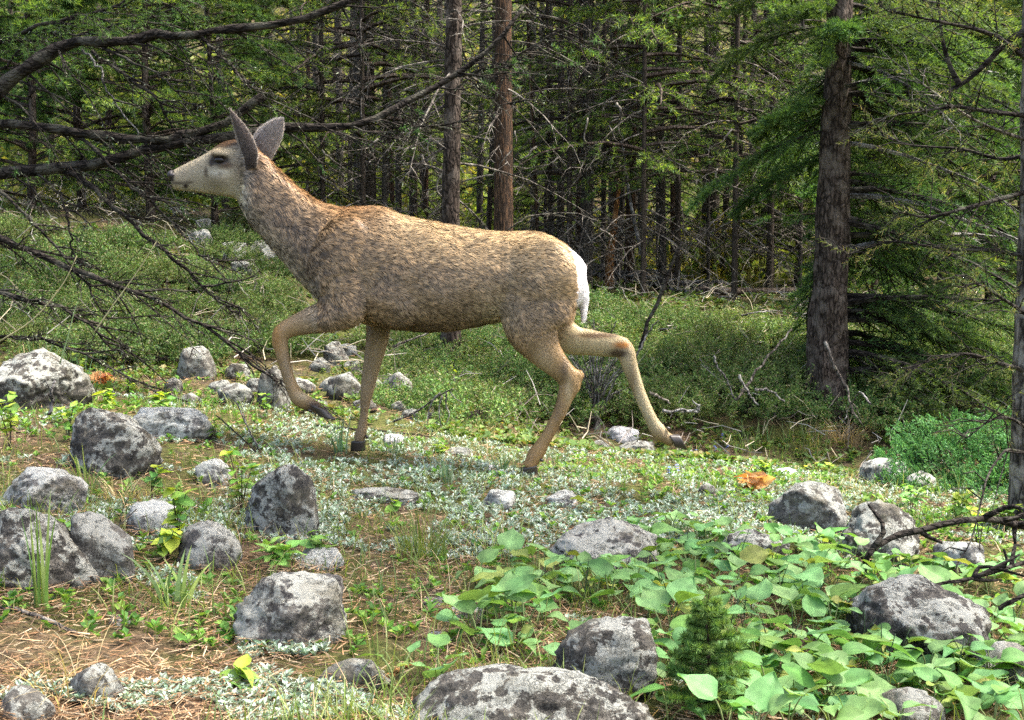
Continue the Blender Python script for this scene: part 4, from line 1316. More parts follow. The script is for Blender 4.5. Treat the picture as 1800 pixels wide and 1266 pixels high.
# ---------------------------------------------------------------- trees
FIR = foliage_mat("fir_needles", .42, .6, .35, .2, 2.0)
JUN = foliage_mat("juniper_needles", .25, .6, .3, .2, 4.0)
SHRUB = foliage_mat("shrub_leaves", .45, .55, .35, .2, 1.5)
B_FIR = bark_mat("bark_fir", (.055, .040, .030), (.125, .095, .074), (.10, .085, .068))
B_LOG = bark_mat("log_wood", (.30, .28, .25), (.52, .50, .46), (.60, .58, .55), 1.6, 0)
B_PINE = bark_mat("bark_pine", (.075, .052, .038), (.19, .125, .085), (.34, .17, .075))
B_GREY = bark_mat("bark_grey", (.10, .085, .070), (.22, .19, .155), (.26, .24, .20))
B_BROWN = bark_mat("bark_brown", (.105, .080, .060), (.21, .165, .125), (.17, .15, .12))
B_DEAD = bark_mat("dead_wood", (.13, .12, .107), (.27, .255, .235), (.32, .31, .29), 1.6)
B_TWIG = bark_mat("dark_twig", (.026, .021, .017), (.058, .048, .039), (.07, .072, .052), 1.2, 0)
B_ORANGE = bark_mat("bare_orange_wood", (.30, .13, .045), (.55, .28, .10), (.20, .13, .09))
GREENS = np.array([[.058, .118, .034], [.075, .145, .040], [.10, .175, .046], [.045, .092, .030]])
WARMG = np.array([[.11, .185, .036], [.15, .225, .042], [.088, .155, .036], [.19, .25, .055]])
LICHEN = np.array([.30, .33, .22])

def trunk_mesh(name, pts, r0, r1, mat, sides=12, rough=.05, seed=0, flare=.35, rings=26, ridge=0):
    P = smoothpath(pts, rings)
    t = np.linspace(0, 1, rings)
    h = np.linalg.norm(P - P[0], axis=1)
    R = r0 * (1 - t) + r1 * t
    R = R * (1 + flare * np.exp(-h / (r0 * 2.2)))
    A = Acc(); A.tube(P, R, sides, (1, 1, 1))
    V = np.vstack(A.V)
    if rough:
        c = np.repeat(P, sides, 0); c = np.vstack([c, P[0], P[-1]])
        d = V - c
        k = np.array([1 + rough * mnoise.noise(Vector((v[0] * 9 + seed, v[1] * 9, v[2] * 3))) * 1.6 for v in V])
        if ridge:
            k += np.array([ridge * (abs(mnoise.noise(Vector((v[0] * 26 + seed, v[1] * 26, v[2] * 3.5)))) * 2 - .5) for v in V])
        A.V = [c + d * k[:, None]]
    return A.mesh(name, mat, True)

def conifer_branch(W, NP, rng, base, d, L, rise, droop, ntw, npt, r, fol=(.2, 1.0), twl=.36, dead=False, col=(1, 1, 1), drp=.15):
    """W: Acc for wood; NP: list collecting (needle origin, direction) arrays"""
    d = unit(d); up = np.array([0, 0, 1.0])
    side = unit(np.cross(d, up))
    bend = rng.normal(0, .10)
    s = np.linspace(0, 1, 7)
    ax = base + d * (L * s)[:, None] + up * (L * (rise * s - droop * s ** 2))[:, None] + side * (bend * L * s ** 2)[:, None] + rng.normal(0, .012 * L, (7, 3)) * s[:, None]
    W.tube(ax, r * (1 - .85 * s), 4, col, cap=False)
    tg = unit(np.gradient(ax, axis=0))
    for i in range(ntw):
        f = fol[0] + (fol[1] - fol[0]) * (i + rng.random()) / ntw
        f = min(f, .995)
        k = f * 6; q = int(k); w = k - q
        p = ax[q] * (1 - w) + ax[q + 1] * w
        tt = tg[q]
        sg = 1 if i % 2 else -1
        td = unit(tt * (.55 + .5 * rng.random()) + side * sg * (.35 + .6 * rng.random()) + up * rng.normal(-drp, .22))
        tl = L * twl * (1.05 - .72 * f) * (.55 + .7 * rng.random())
        e = p + td * tl + up * (-.12 * tl)
        m = (p + e) / 2 + up * .05 * tl
        W.tube(np.array([p, m, e]), [r * .22 + .0012, r * .16 + .0009, .0008], 3, col, cap=False)
        if not dead:
            n = npt
            u = rng.random(n) ** .85
            PP = np.where((u < .5)[:, None], p + (m - p) * (u * 2)[:, None], m + (e - m) * (u * 2 - 1)[:, None])
            rad = rng.normal(size=(n, 3)); rad -= td * (rad @ td)[:, None]
            DD = unit(td * .75 + unit(rad) * .85 + up * .1)
            NP.append((PP, DD))
        else:
            for _ in range(2):
                u = rng.random(); b0 = p + (e - p) * u
                e2 = b0 + unit(td + rng.normal(0, .7, 3)) * tl * .4
                W.tube(np.array([b0, e2]), [.0016, .0008], 3, col, cap=False)

def foliage_mesh(name, NP, rng, nl, nw, cols, mat, off=None):
    A = Acc()
    P = np.vstack([a for a, b in NP]); D = np.vstack([b for a, b in NP])
    n = len(P)
    cc = cols[rng.integers(0, len(cols), n)] * (.7 + .6 * rng.random(n))[:, None]
    A.needles(P, D, nl * (.7 + .6 * rng.random(n)), nw, cc, rng=rng)
    return A.mesh(name, mat, False, off)

# --- prototypes for the forest behind: a young green fir, a tall bare-stemmed conifer
def young_fir(seed, H, nb, ntw, npt, nl, nw, cols, spread=.30, low=.05):
    rng = np.random.default_rng(seed)
    W = Acc(); NP = []
    for i in range(nb):
        f = low + (1 - low) * (i + rng.random()) / nb
        f = min(f, .985)
        z = H * f
        az = rng.random() * 6.283
        L = H * spread * (1 - f) ** .75 * (.65 + .6 * rng.random()) + .08
        conifer_branch(W, NP, rng, np.array([0, 0, z]), np.array([math.cos(az), math.sin(az), .12]), L, .22, .30, ntw, npt, .012 * L + .004)
    conifer_branch(W, NP, rng, np.array([0, 0, H * .9]), np.array([.05, .05, 1.0]), H * .1, 0, 0, 6, npt, .008)
    return W.mesh("branches", B_FIR, False), foliage_mesh("crown", NP, rng, nl, nw, cols, FIR)

def tall_conifer(seed, H, ndead, nlive, crown0, cols, nl=.075, nw=.014):
    rng = np.random.default_rng(seed)
    W = Acc(); NP = []; Wd = Acc()
    for i in range(ndead):
        z = .5 + (H * crown0 + 1.0) * rng.random()
        az = rng.random() * 6.283
        L = .35 + 1.1 * rng.random()
        conifer_branch(Wd, [], rng, np.array([0, 0, z]), np.array([math.cos(az), math.sin(az), rng.normal(-.1, .35)]), L, .1, .35, 7, 0, .010, dead=True)
    for i in range(nlive):
        f = crown0 + (1 - crown0) * (i + rng.random()) / nlive
        f = min(f, .985)
        az = rng.random() * 6.283
        L = (1.55 * (1 - f) / (1 - crown0) ** .6 + .35) * (.6 + .6 * rng.random())
        conifer_branch(W, NP, rng, np.array([0, 0, H * f]), np.array([math.cos(az), math.sin(az), .05]), L, .15, .35, 12, 40, .014 * L + .003)
    return Wd.mesh("dead_branches", B_GREY, False), W.mesh("branches", B_FIR, False), foliage_mesh("crown", NP, rng, nl, nw, cols, FIR)

YF = [young_fir(1, 4.6, 84, 13, 42, .058, .011, GREENS), young_fir(2, 4.2, 76, 13, 42, .058, .011, WARMG, .34), young_fir(3, 5.2, 84, 13, 40, .062, .011, np.vstack([GREENS, WARMG]), .26),
      young_fir(4, 3.6, 72, 14, 42, .055, .011, WARMG, .40)]
YTR = [trunk_mesh("trunk", [(0, 0, -.15), (.03, .02, 1.3), (-.03, .03, 2.8), (0, 0, 4.2)], .045, .008, B_FIR, 8, 0)]
TC = [tall_conifer(11, 11, 40, 30, .34, np.vstack([GREENS, WARMG])), tall_conifer(12, 12, 54, 24, .44, GREENS), tall_conifer(13, 10, 36, 30, .26, WARMG), tall_conifer(14, 12, 84, 16, .5, np.vstack([GREENS, WARMG])),
      tall_conifer(15, 7.5, 30, 60, .17, np.vstack([GREENS, WARMG]), .055, .011), tall_conifer(16, 11, 60, 60, .42, GREENS)]  # last crown, unseen overhead, filled out to shade the left slope
TTR = [trunk_mesh("trunk", [(0, 0, -.2), (.04, .02, 3), (-.04, .06, 7), (.02, 0, 11.5)], 1.0, .18, m, 12, 0, flare=.0) for m in (B_GREY, B_PINE, B_BROWN)]
# trunk radius is set through the x/y scale of the trunk part, so all tall trunks share three meshes

def place_tall(px, Y, wpx, kind, bark, label, group=None, lean=(0, 0), name="conifer_tree", hs=1.0, z0=None):
    x = (px - 900) / F * Y
    g = (x, Y, gz(x, Y) if z0 is None else z0)
    root = thing(name, label, "tree", g, group, (lean[1], lean[0], (px * .37) % 6.28))
    r = wpx / (F / Y) / 2
    part("trunk", TTR[bark], root, None, None, (r * 1.12, r * 1.12, hs))
    d, b, f = TC[kind]
    part("dead_branches", d, root, None, None, (1, 1, hs))
    part("branches", b, root, None, None, (1, 1, hs))
    part("crown", f, root, None, None, (1, 1, hs))
    return root

def place_young(px, Y, sc, kind, label, group=None, name="young_fir_tree", dz=0):
    x = (px - 900) / F * Y
    root = thing(name, label, "tree", (x, Y, gz(x, Y) + dz), group, (0, 0, (px * .73) % 6.28))
    part("trunk", YTR[0], root, None, None, (sc * 1.1, sc * 1.1, sc))
    b, f = YF[kind]
    part("branches", b, root, None, None, (sc,) * 3)
    part("crown", f, root, None, None, (sc,) * 3)
    return root

place_tall(885, 11.6, 34, 5, 1, "orange brown trunk with drooping dead branches right of the dark straight trunk")
place_tall(1104, 15.0, 17, 0, 1, "thin reddish trunk rising behind the splintered orange snag", lean=(.02, 0))
place_tall(1241, 17.0, 19, 3, 2, "dark slim trunk standing alone behind the log pile")
place_tall(1345, 19.0, 18, 1, 0, "dark slim trunk left of the big fir", lean=(.0, 0))
place_tall(1030, 14.0, 21, 3, 0, "grey trunk behind the deer's rump", lean=(-.01, 0))
place_tall(652, 14.0, 23, 3, 2, "grey brown trunk behind the deer's shoulders")
for i, (px, Y, w, k, b, ln) in enumerate([(632, 17, 17, 1, 0, 0), (727, 17, 15, 3, 2, .01), (702, 15.5, 11, 3, 0, 0), (748, 19, 12, 1, 2, 0), (1160, 17, 13, 3, 0, .03), (1225, 22, 12, 1, 2, .09), (1256, 21, 15, 3, 2, -.01),
        (985, 17, 13, 3, 2, 0), (560, 18, 14, 1, 0, 0), (842, 20, 12, 3, 0, -.02), (1290, 18, 11, 3, 2, .03), (1318, 23, 14, 1, 0, 0), (1385, 21, 15, 3, 0, 0), (480, 19, 14, 3, 2, 0), (400, 17, 13, 1, 0, .02),
        (940, 21, 12, 1, 0, .02), (1075, 19, 14, 3, 0, 0), (1130, 24, 13, 1, 2, -.02), (600, 22, 14, 3, 0, 0), (680, 21, 12, 1, 2, .03), (775, 24, 15, 3, 0, 0), (870, 26, 13, 1, 2, 0), (1010, 25, 13, 3, 0, .02), (1190, 26, 13, 3, 0, 0), (520, 25, 13, 1, 0, 0)]):
    place_tall(px, Y, w, k, b, "slender grey brown conifer trunk in the forest behind the deer", "slender trunks in the forest", lean=(ln, 0))
rs = random.Random(33)
for i in range(34):
    px = rs.choice([rs.uniform(540, 1010), rs.uniform(1010, 1420), rs.uniform(1480, 1800)]); Y = rs.uniform(13.5, 21)
    place_tall(px, Y, rs.uniform(6, 12), 3, rs.randrange(3), "slender grey brown conifer trunk in the forest behind the deer", "slender trunks in the forest", lean=(rs.uniform(-.05, .05), rs.uniform(-.03, .03)), hs=rs.uniform(.8, 1.1))
rt = random.Random(21)
for i in range(60):   # the forest goes on up the slope and to both sides
    Y = rt.uniform(22, 44); u = rt.uniform(-1.25, 1.25)
    if .28 < u < .50 or -.36 < u < -.22: continue
    place_tall(900 + 900 * u, Y, rt.uniform(9, 14), rt.randrange(4), rt.randrange(3), "distant slender conifer on the wooded slope far behind the deer", "distant conifers on the slope", lean=(rt.uniform(-.03, .03), rt.uniform(-.02, .02)), hs=rt.uniform(.9, 1.25))
for px, Y, w in [(1130, 12.8, 9), (1190, 14.2, 10), (1290, 13.2, 10), (1352, 14.6, 12), (1060, 15.5, 9), (1000, 13.8, 9), (640, 13, 9), (570, 13.4, 9)]:
    place_tall(px, Y, w, 4, 2, "slim fir with green boughs held above a clean lower stem in the forest", "slim green firs behind the deer")
YP = [(470, 13.5, .9, 3), (380, 12, .8, 0), (270, 11.5, .9, 2), (150, 12, .95, 0), (60, 11, .85, 2), (-60, 12, 1, 0),
      (960, 19, .8, 1), (740, 22, .8, 3), (1400, 17, 1.1, 1), (1560, 13, 1.0, 0), (1650, 12, .95, 2), (1740, 13, 1.05, 0), (1850, 12, 1, 2), (1500, 16, 1.1, 3), (1610, 17, 1.1, 1), (1720, 18, 1.2, 2), (200, 16, 1.1, 1), (330, 18, 1.2, 3), (100, 18, 1.2, 2),
      (450, 22, 1.2, 1), (590, 24, 1.2, 3), (700, 27, 1.3, 1), (900, 25, 1.2, 3), (1110, 22, 1.2, 1), (800, 31, 1.3, 1), (1000, 30, 1.3, 3), (1420, 27, 1.3, 2), (1560, 25, 1.3, 0), (1700, 26, 1.3, 2), (240, 25, 1.3, 0), (60, 27, 1.3, 2), (-40, 20, 1.2, 0)]
for px, Y, sc, k in YP:
    far = Y > 19
    place_young(px, Y, sc, k, "small distant green fir between far trunks on the slope" if far else "bushy young fir with low green branches filling gaps between forest trunks",
                "distant small firs" if far else "young firs in the forest")

# --- dark straight trunk seen also under the belly
def near_tree():
    g = gpoint(795, 642)
    Y = g[1]; r = 40 / (F / Y) / 2
    root = thing("conifer_tree", "straight dark trunk rising behind the deer's back, its base showing under the belly", "tree", g)
    part("trunk", trunk_mesh("trunk", [(0, 0, -.2), (-.01, 0, 1), (.03, .02, 3), (.06, .05, 7), (.05, .1, 11)], r * .95, r * .35, B_FIR, 36, .08, 3, .15, 120, .10), root)
    d, b, f = TC[5]
    part("dead_branches", d, root); part("branches", b, root); part("crown", f, root)
near_tree()

# --- splintered orange snag
def snag():
    A = Acc(); P = smoothpath([at(1070, 476, 14.2), at(1076, 420, 14.2), at(1084, 360, 14.2), at(1091, 318, 14.2)], 12)
    P[0, 2] = gz(P[0, 0], P[0, 1]) - .1
    A.tube(P, np.linspace(.055, .012, 12), 9)
    o = part("snag", A.mesh("snag", B_ORANGE, True, P[0]), None, P[0]); tag(o, "splintered bare orange snag leaning against the thin reddish trunk", "snag")
    P = smoothpath([at(1135, 470, 13.5), at(1115, 390, 13.6), at(1100, 300, 13.8), at(1092, 225, 14)], 14)
    A = Acc(); A.tube(P, np.linspace(.024, .014, 14), 7)
    o = part("dead_pole", A.mesh("dead_pole", B_DEAD, True, P[0]), None, P[0]); tag(o, "bleached thin dead pole leaning on the thin reddish trunk", "dead wood")
snag()

# --- the big fir on the right
def big_fir():
    g = gpoint(1452, 728); Y = g[1]
    s = F / Y
    root = thing("fir_tree", "big thick barked fir with long drooping branches beside the dry bunchgrass", "tree", g)
    top = np.array([.10, .15, 10.5])
    part("trunk", trunk_mesh("trunk", [(0, 0, -.25), (.01, 0, .8), (.04, .02, 2.2), (.08, .08, 5), top], 78 / s / 2, .03, B_FIR, 72, .10, 5, .25, 200, .10), root)
    rng = np.random.default_rng(31)
    k = 0
    for i in range(175):
        z = .35 + 6.5 * (i / 120) ** 1.15
        az = rng.random() * 6.283
        if i >= 120:
            z = .12 + 2.6 * rng.random(); az = rng.normal(.15, .85)
        d = np.array([math.cos(az), math.sin(az), -.05])
        if d[1] < -.25 and z < 2.1 and abs(d[0]) < .80: continue      # bare towards the clearing
        if d[0] < -.3 and z < .9: continue
        if d[0] < -.2 and z < 1.6 and rng.random() < .6: continue
        if z > 2.9 and rng.random() < .55: continue
        L = (1.25 + 1.0 * rng.random()) * (1 - .07 * z) * (.55 if d[0] < -.2 else 1)
        if d[0] < -.2 and z < 1.9 and i % 2: continue
        W = Acc(); NP = []
        dead = rng.random() < .16 and z < 2.5
        conifer_branch(W, NP, rng, np.array([.01 + .015 * z, .01 * z, z]), d, L, .05 + rng.normal(0, .12), .34 + rng.normal(0, .10), 40 if not dead else 10, 66, .013 * L, (.10, 1), .30, dead=dead)
        b = part("branch", W.mesh("branch", B_TWIG if not dead else B_DEAD, False), root)
        if not dead:
            part("needles", foliage_mesh("needles", NP, rng, .042, .0075, np.vstack([GREENS, GREENS, WARMG[:1]]), FIR), b)
        k += 1
big_fir()

# --- fir whose trunk stands at the right margin, branches reaching into the view
def margin_fir():
    Y = 4.7; x = (1822 - 900) / F * Y
    g = np.array([x, Y, gz(x, Y)])
    root = thing("fir_tree", "grey trunked fir standing right of the bright juniper, sparse branches reaching towards the big fir", "tree", g)
    part("trunk", trunk_mesh("trunk", [(0, 0, -.2), (0, .01, 1), (-.02, .02, 2.5), (.02, .05, 5), (.02, .1, 9)], .085, .02, B_GREY, 48, .08, 9, .2, 160, .08), root)
    rng = np.random.default_rng(41)
    def limb(pts, r, ntw, npt, dead=False):
        P = smoothpath([at(a, b, c) - g for a, b, c in pts], 12)
        W = Acc(); NP = []
        W.tube(P, np.linspace(r, r * .25, 12), 6, cap=False)
        tg = unit(np.gradient(P, axis=0))
        for i in range(ntw):
            k = 1 + int(10.9 * (i + rng.random()) / ntw); k = min(k, 11)
            td = unit(tg[k] * (.6 + .5 * rng.random()) + rng.normal(0, .55, 3) + np.array([0, 0, -.12]))
            tl = (.10 + .20 * rng.random()) * (1.3 - k / 16)
            e = P[k] + td * tl; m = (P[k] + e) / 2 + np.array([0, 0, .02])
            W.tube(np.array([P[k], m, e]), [.0028, .002, .0012], 4, cap=False)
            if rng.random() < .6:
                e2 = m + unit(td + rng.normal(0, .8, 3)) * tl * .6; W.tube(np.array([m, e2]), [.0014, .0008], 3, cap=False)
            if not dead and rng.random() < .8:
                n = npt; u = .25 + .75 * rng.random(n)
                PP = P[k] + (e - P[k]) * u[:, None]
                rad = rng.normal(size=(n, 3)); rad -= td * (rad @ td)[:, None]
                NP.append((PP, unit(td * .7 + unit(rad) * .8)))
        b = part("branch", W.mesh("branch", B_TWIG if dead != 1 else B_GREY, True), root)
        if NP: part("needles", foliage_mesh("needles", NP, rng, .024, .0022, np.array([[.11, .16, .045], [.15, .20, .06], [.08, .13, .04], [.24, .22, .10]]), FIR), b)
    limb([(1815, 205, 4.7), (1745, 197, 4.6), (1680, 188, 4.5), (1620, 196, 4.45), (1560, 205, 4.4)], .010, 26, 36)
    limb([(1815, 335, 4.7), (1750, 352, 4.6), (1690, 368, 4.5), (1630, 382, 4.5), (1580, 372, 4.5)], .011, 24, 34)
    limb([(1815, 452, 4.7), (1740, 440, 4.7), (1660, 438, 4.7), (1570, 425, 4.7), (1490, 447, 4.75)], .010, 26, 26)
    limb([(1815, 655, 4.7), (1760, 640, 4.6), (1700, 622, 4.5), (1640, 632, 4.45), (1580, 660, 4.4)], .010, 24, 36)
    limb([(1815, 560, 4.7), (1770, 530, 4.5), (1720, 500, 4.4), (1690, 505, 4.3)], .008, 18, 36)
    limb([(1815, 110, 4.7), (1740, 60, 4.6), (1660, 40, 4.5), (1560, 20, 4.5)], .011, 24, 40)
    limb([(1815, 270, 4.7), (1760, 280, 4.9), (1690, 262, 5.0), (1600, 255, 5.1), (1530, 230, 5.2)], .009, 22, 34)
    limb([(1815, 760, 4.7), (1775, 735, 4.5), (1740, 740, 4.4), (1700, 770, 4.35)], .007, 16, 30)
    limb([(1815, 800, 4.7), (1775, 790, 4.4), (1760, 800, 4.2), (1737, 834, 4.0), (1723, 889, 3.9), (1706, 953, 3.8), (1687, 983, 3.75)], .006, 10, 0, 2)
    limb([(1815, 50, 4.7), (1773, 72, 4.7), (1727, 118, 4.7), (1685, 152, 4.7), (1640, 168, 4.7)], .016, 10, 0, 2)
    limb([(1687, 150, 4.7), (1668, 112, 4.7), (1655, 60, 4.7), (1650, 0, 4.7)], .012, 8, 0, 2)
    limb([(1815, 250, 4.7), (1720, 215, 4.6), (1645, 165, 4.5), (1600, 130, 4.5)], .007, 14, 0, True)
    for i in range(58):       # unseen long boughs added above the view to shade the leafy patch
        W = Acc(); NP = []; z = 2.9 + 5.4 * i / 58
        conifer_branch(W, NP, rng, np.array([0, 0, z]), np.array([-.65 + 1.3 * rng.random(), -1, .1]), (1.7 + 1.2 * rng.random()) * (1 - .05 * (z - 3)), .12, .25, 24, 34, .018, (.30, 1), .34)
        b = part("branch", W.mesh("branch", B_TWIG), root); part("needles", foliage_mesh("needles", NP, rng, .05, .010, GREENS, FIR), b)
    for i in range(26):       # crown above the view
        z = 3.6 + 5.0 * i / 26; az = rng.random() * 6.283
        W = Acc(); NP = []
        conifer_branch(W, NP, rng, np.array([0, .02, z]), np.array([math.cos(az), math.sin(az), .1]), 1.1 * (1.1 - i / 30), .1, .3, 10, 26, .012, (.2, 1), .34)
        b = part("branch", W.mesh("branch", B_TWIG), root); part("needles", foliage_mesh("needles", NP, rng, .05, .007, GREENS, FIR), b)
margin_fir()

# --- old conifer left of the view: heavy dark limbs and a curtain of dead hanging twigs
def left_tree():
    Y = 6.6; x = (-300 - 900) / F * Y
    g = np.array([x, Y, gz(x, Y)])
    root = thing("old_conifer_tree", "old conifer with heavy dark limbs and a curtain of dead twigs around the deer's head", "tree", g)
    part("trunk", trunk_mesh("trunk", [(0, 0, -.2), (0, 0, 1), (.05, 0, 3), (0, .1, 6), (0, .1, 10)], .20, .05, B_FIR, 20, .08, 2, .3), root)
    rng = np.random.default_rng(51)
    def limb(pts, r0, r1, ntw, tl0, hang=.45, mat=B_TWIG, fol=0, fw=.55, side=1.0):
        P = smoothpath([at(a, b, c) - g for a, b, c in pts], 22)
        P += rng.normal(0, .006, P.shape)
        W = Acc(); W.tube(P, np.linspace(r0, r1, 22) * (1 + .12 * rng.normal(size=22)), 8, cap=True)
        b = part("branch", W.mesh("branch", mat, True), root)
        tg = unit(np.gradient(P, axis=0))
        T = Acc(); NP = []; LI = Acc()
        for i in range(ntw):
            k = min(21, int(22 * (i + rng.random()) / ntw))
            d = unit(np.array([fw * (.5 + rng.random()) * side, rng.normal(0, .45), -hang * (.3 + 1.5 * rng.random()) + .15]))
            tl = tl0 * (.35 + .9 * rng.random())
            q = P[k]; pts_ = [q]
            for sgm in range(4):
                q = q + d * tl / 4; d = unit(d + rng.normal(0, .16, 3) + np.array([.05, 0, -.05])); pts_.append(q)
            pts_ = np.array(pts_)
            T.tube(pts_, np.linspace(.0062, .0018, 5) * (.55 + .7 * rng.random()), 4, cap=False)
            for j in range(6):
                s = 1 + rng.integers(0, 3); b0 = pts_[s]
                d2 = unit(unit(pts_[s + 1] - pts_[s]) + rng.normal(0, .65, 3))
                l2 = tl * (.12 + .35 * rng.random())
                m2 = b0 + d2 * l2 * .5 + rng.normal(0, .012, 3); e2 = b0 + d2 * l2 + np.array([0, 0, -.12 * l2])
                T.tube(np.array([b0, m2, e2]), [.0026, .002, .001], 3, cap=False)
                if rng.random() < fol:
                    n = 30; u = .2 + .8 * rng.random(n); PP = b0 + (e2 - b0) * u[:, None]
                    rad = rng.normal(size=(n, 3)); NP.append((PP, unit(d2 * .7 + unit(rad) * .8)))
            n = 10
            u = rng.integers(0, 4, n); f = rng.random(n)[:, None]
            PP = pts_[u] * (1 - f) + pts_[u + 1] * f
            LI.needles(PP, unit(rng.normal(size=(n, 3)) + np.array([0, 0, -.6])), .012 + .012 * rng.random(n), .006, LICHEN * (.4 + .6 * rng.random(n))[:, None], rng=rng)
        if ntw:
            part("twigs", T.mesh("twigs", B_TWIG, False), b)
            part("lichen", LI.mesh("lichen", LITTER), b)["kind"] = "stuff"
        if NP: part("needles", foliage_mesh("needles", NP, rng, .030, .0035, GREENS * 1.2, FIR), b)
    y = 6.5
    limb([(-300, 260, 6.6), (-120, 235, y), (0, 155, y), (50, 116, y), (117, 80, y), (200, 74, 6.4), (260, 64, 6.4), (333, 62, 6.3), (400, 50, 6.3), (533, 34, 6.3), (660, -20, 6.3)], .042, .016, 30, .60, .5, fol=.12)
    limb([(-300, 210, 6.7), (-100, 214, 6.6), (0, 220, y), (100, 228, y), (200, 241, y), (267, 246, y), (317, 241, y), (383, 221, y), (423, 198, y), (463, 168, y)], .030, .021, 22, .55, .5, fol=.06)
    limb([(-300, 330, 6.7), (-120, 315, 6.6), (0, 305, y), (117, 296, y), (183, 285, y), (250, 268, y), (300, 258, 6.5), (383, 245, 6.5), (507, 224, 6.6), (600, 226, 6.6), (660, 208, 6.6), (733, 171, 6.7), (800, 135, 6.7), (833, 112, 6.7), (867, 78, 6.7), (925, 15, 6.7)], .036, .012, 34, .50, .45, fol=.10)
    limb([(-250, 380, 6.5), (-60, 402, 6.3), (0, 420, 6.2), (50, 440, 6.2), (133, 477, 6.1), (217, 507, 6.0), (300, 540, 6.0), (367, 580, 5.9), (433, 633, 5.9), (507, 687, 5.8)], .019, .005, 34, .42, .35)
    limb([(117, 300, 6.5), (173, 338, 6.4), (217, 377, 6.3), (283, 437, 6.2), (333, 480, 6.2), (367, 517, 6.2), (410, 547, 6.2)], .015, .004, 18, .36, .3)
    limb([(140, 243, 6.5), (200, 295, 6.4), (233, 331, 6.3), (283, 368, 6.3), (350, 445, 6.3), (372, 462, 6.3)], .010, .003, 14, .30, .3)
    limb([(150, 86, 6.4), (178, 130, 6.3), (200, 178, 6.3), (243, 235, 6.3)], .007, .003, 5, .2, .2, B_DEAD)
    limb([(160, 90, 6.4), (267, 168, 6.3), (300, 218, 6.3), (335, 262, 6.3)], .009, .003, 12, .3, .3)
    limb([(350, 64, 6.3), (395, 105, 6.2), (433, 145, 6.2), (470, 170, 6.2)], .008, .003, 8, .25, .3)
    limb([(183, 84, 6.4), (267, 125, 6.3), (313, 165, 6.3), (345, 190, 6.3)], .007, .003, 10, .25, .2)
    limb([(-200, 480, 6.4), (-50, 500, 6.2), (0, 513, 6.1), (40, 527, 6.0), (100, 537, 6.0), (150, 567, 5.9), (200, 613, 5.9)], .014, .004, 22, .36, .25)
    limb([(-150, 300, 6.5), (-20, 330, 6.3), (40, 372, 6.2), (95, 430, 6.2), (150, 500, 6.1), (190, 560, 6.1)], .012, .003, 20, .34, .2)
    limb([(60, 300, 6.5), (110, 350, 6.4), (122, 410, 6.3), (130, 480, 6.3)], .008, .003, 10, .3, .3)
    limb([(-150, 90, 6.7), (0, 72, 6.7), (90, 40, 6.6), (180, 20, 6.6), (260, -20, 6.6)], .014, .006, 24, .40, .2, fol=.75)
    limb([(-150, 150, 6.8), (0, 120, 6.9), (60, 60, 6.9), (150, 60, 6.9), (300, 20, 6.9)], .010, .005, 20, .45, .2, fol=.7)
    limb([(640, 216, 6.6), (700, 222, 6.6), (780, 218, 6.6), (850, 196, 6.6), (905, 180, 6.6)], .006, .003, 12, .25, .1)
    limb([(700, 190, 6.6), (690, 225, 6.6), (665, 250, 6.6), (640, 290, 6.6)], .006, .003, 10, .28, .3)
    limb([(790, 138, 6.7), (860, 120, 6.7), (930, 85, 6.7), (1010, 40, 6.7)], .008, .004, 14, .30, .2, fol=.3)
    limb([(-150, 560, 6.2), (0, 590, 6.0), (80, 600, 5.9), (180, 640, 5.8), (290, 700, 5.7)], .008, .003, 16, .3, .15)
    for i in range(34):     # boughs added out of view to cast shade over the slope
        z = 2.75 + 2.6 * i / 34
        W = Acc(); NP = []
        conifer_branch(W, NP, rng, np.array([0, .02, z]), np.array([1, rng.uniform(-.75, .6), .1]), 2.0 + 1.5 * rng.random(), .25, .20, 26, 34, .02, (.25, 1), .30)
        b = part("branch", W.mesh("branch", B_TWIG), root); part("needles", foliage_mesh("needles", NP, rng, .055, .010, GREENS, FIR), b)
    for i in range(24):
        z = 3.2 + 6 * i / 24; az = rng.random() * 6.283
        W = Acc(); NP = []
        conifer_branch(W, NP, rng, np.array([0, .02, z]), np.array([math.cos(az), math.sin(az), .1]), 1.9 * (1.1 - i / 30), .1, .3, 12, 30, .02, (.2, 1), .34)
        b = part("branch", W.mesh("branch", B_TWIG), root); part("needles", foliage_mesh("needles", NP, rng, .06, .009, GREENS, FIR), b)
left_tree()

# --- junipers
def juniper_mesh(seed, R, Hh, nsp, npt, nl, nw, cols, clump=.12):
    rng = np.random.default_rng(seed)
    W = Acc(); NP = []
    for i in range(nsp):
        r = R * math.sqrt(rng.random()); a = rng.random() * 6.283
        hh = Hh * (1 - (r / R) ** 2) ** .6 * (.55 + .6 * rng.random())
        b0 = np.array([r * .75 * math.cos(a), r * .75 * math.sin(a), hh * .25])
        tip = np.array([r * 1.1 * math.cos(a), r * 1.1 * math.sin(a), hh + .03])
        d = unit(tip - b0 + rng.normal(0, .05, 3)); L = np.linalg.norm(tip - b0)
        W.tube(np.array([b0 * np.array([.3, .3, 0]), b0, tip]), [.005, .003, .001], 3, cap=False)
        for q in range(4):
            f = .2 + .8 * rng.random(); p = b0 + (tip - b0) * f
            td = unit(d * .45 + rng.normal(0, .55, 3)); tl = clump * (.5 + .7 * rng.random())
            n = npt; u = rng.random(n)
            rad = rng.normal(size=(n, 3))
            NP.append((p + td * (tl * u)[:, None] + rng.normal(0, .010, (n, 3)), unit(td * .45 + unit(rad) * .9)))
    return W.mesh("branches", B_TWIG), foliage_mesh("foliage", NP, rng, nl, nw, cols, JUN)
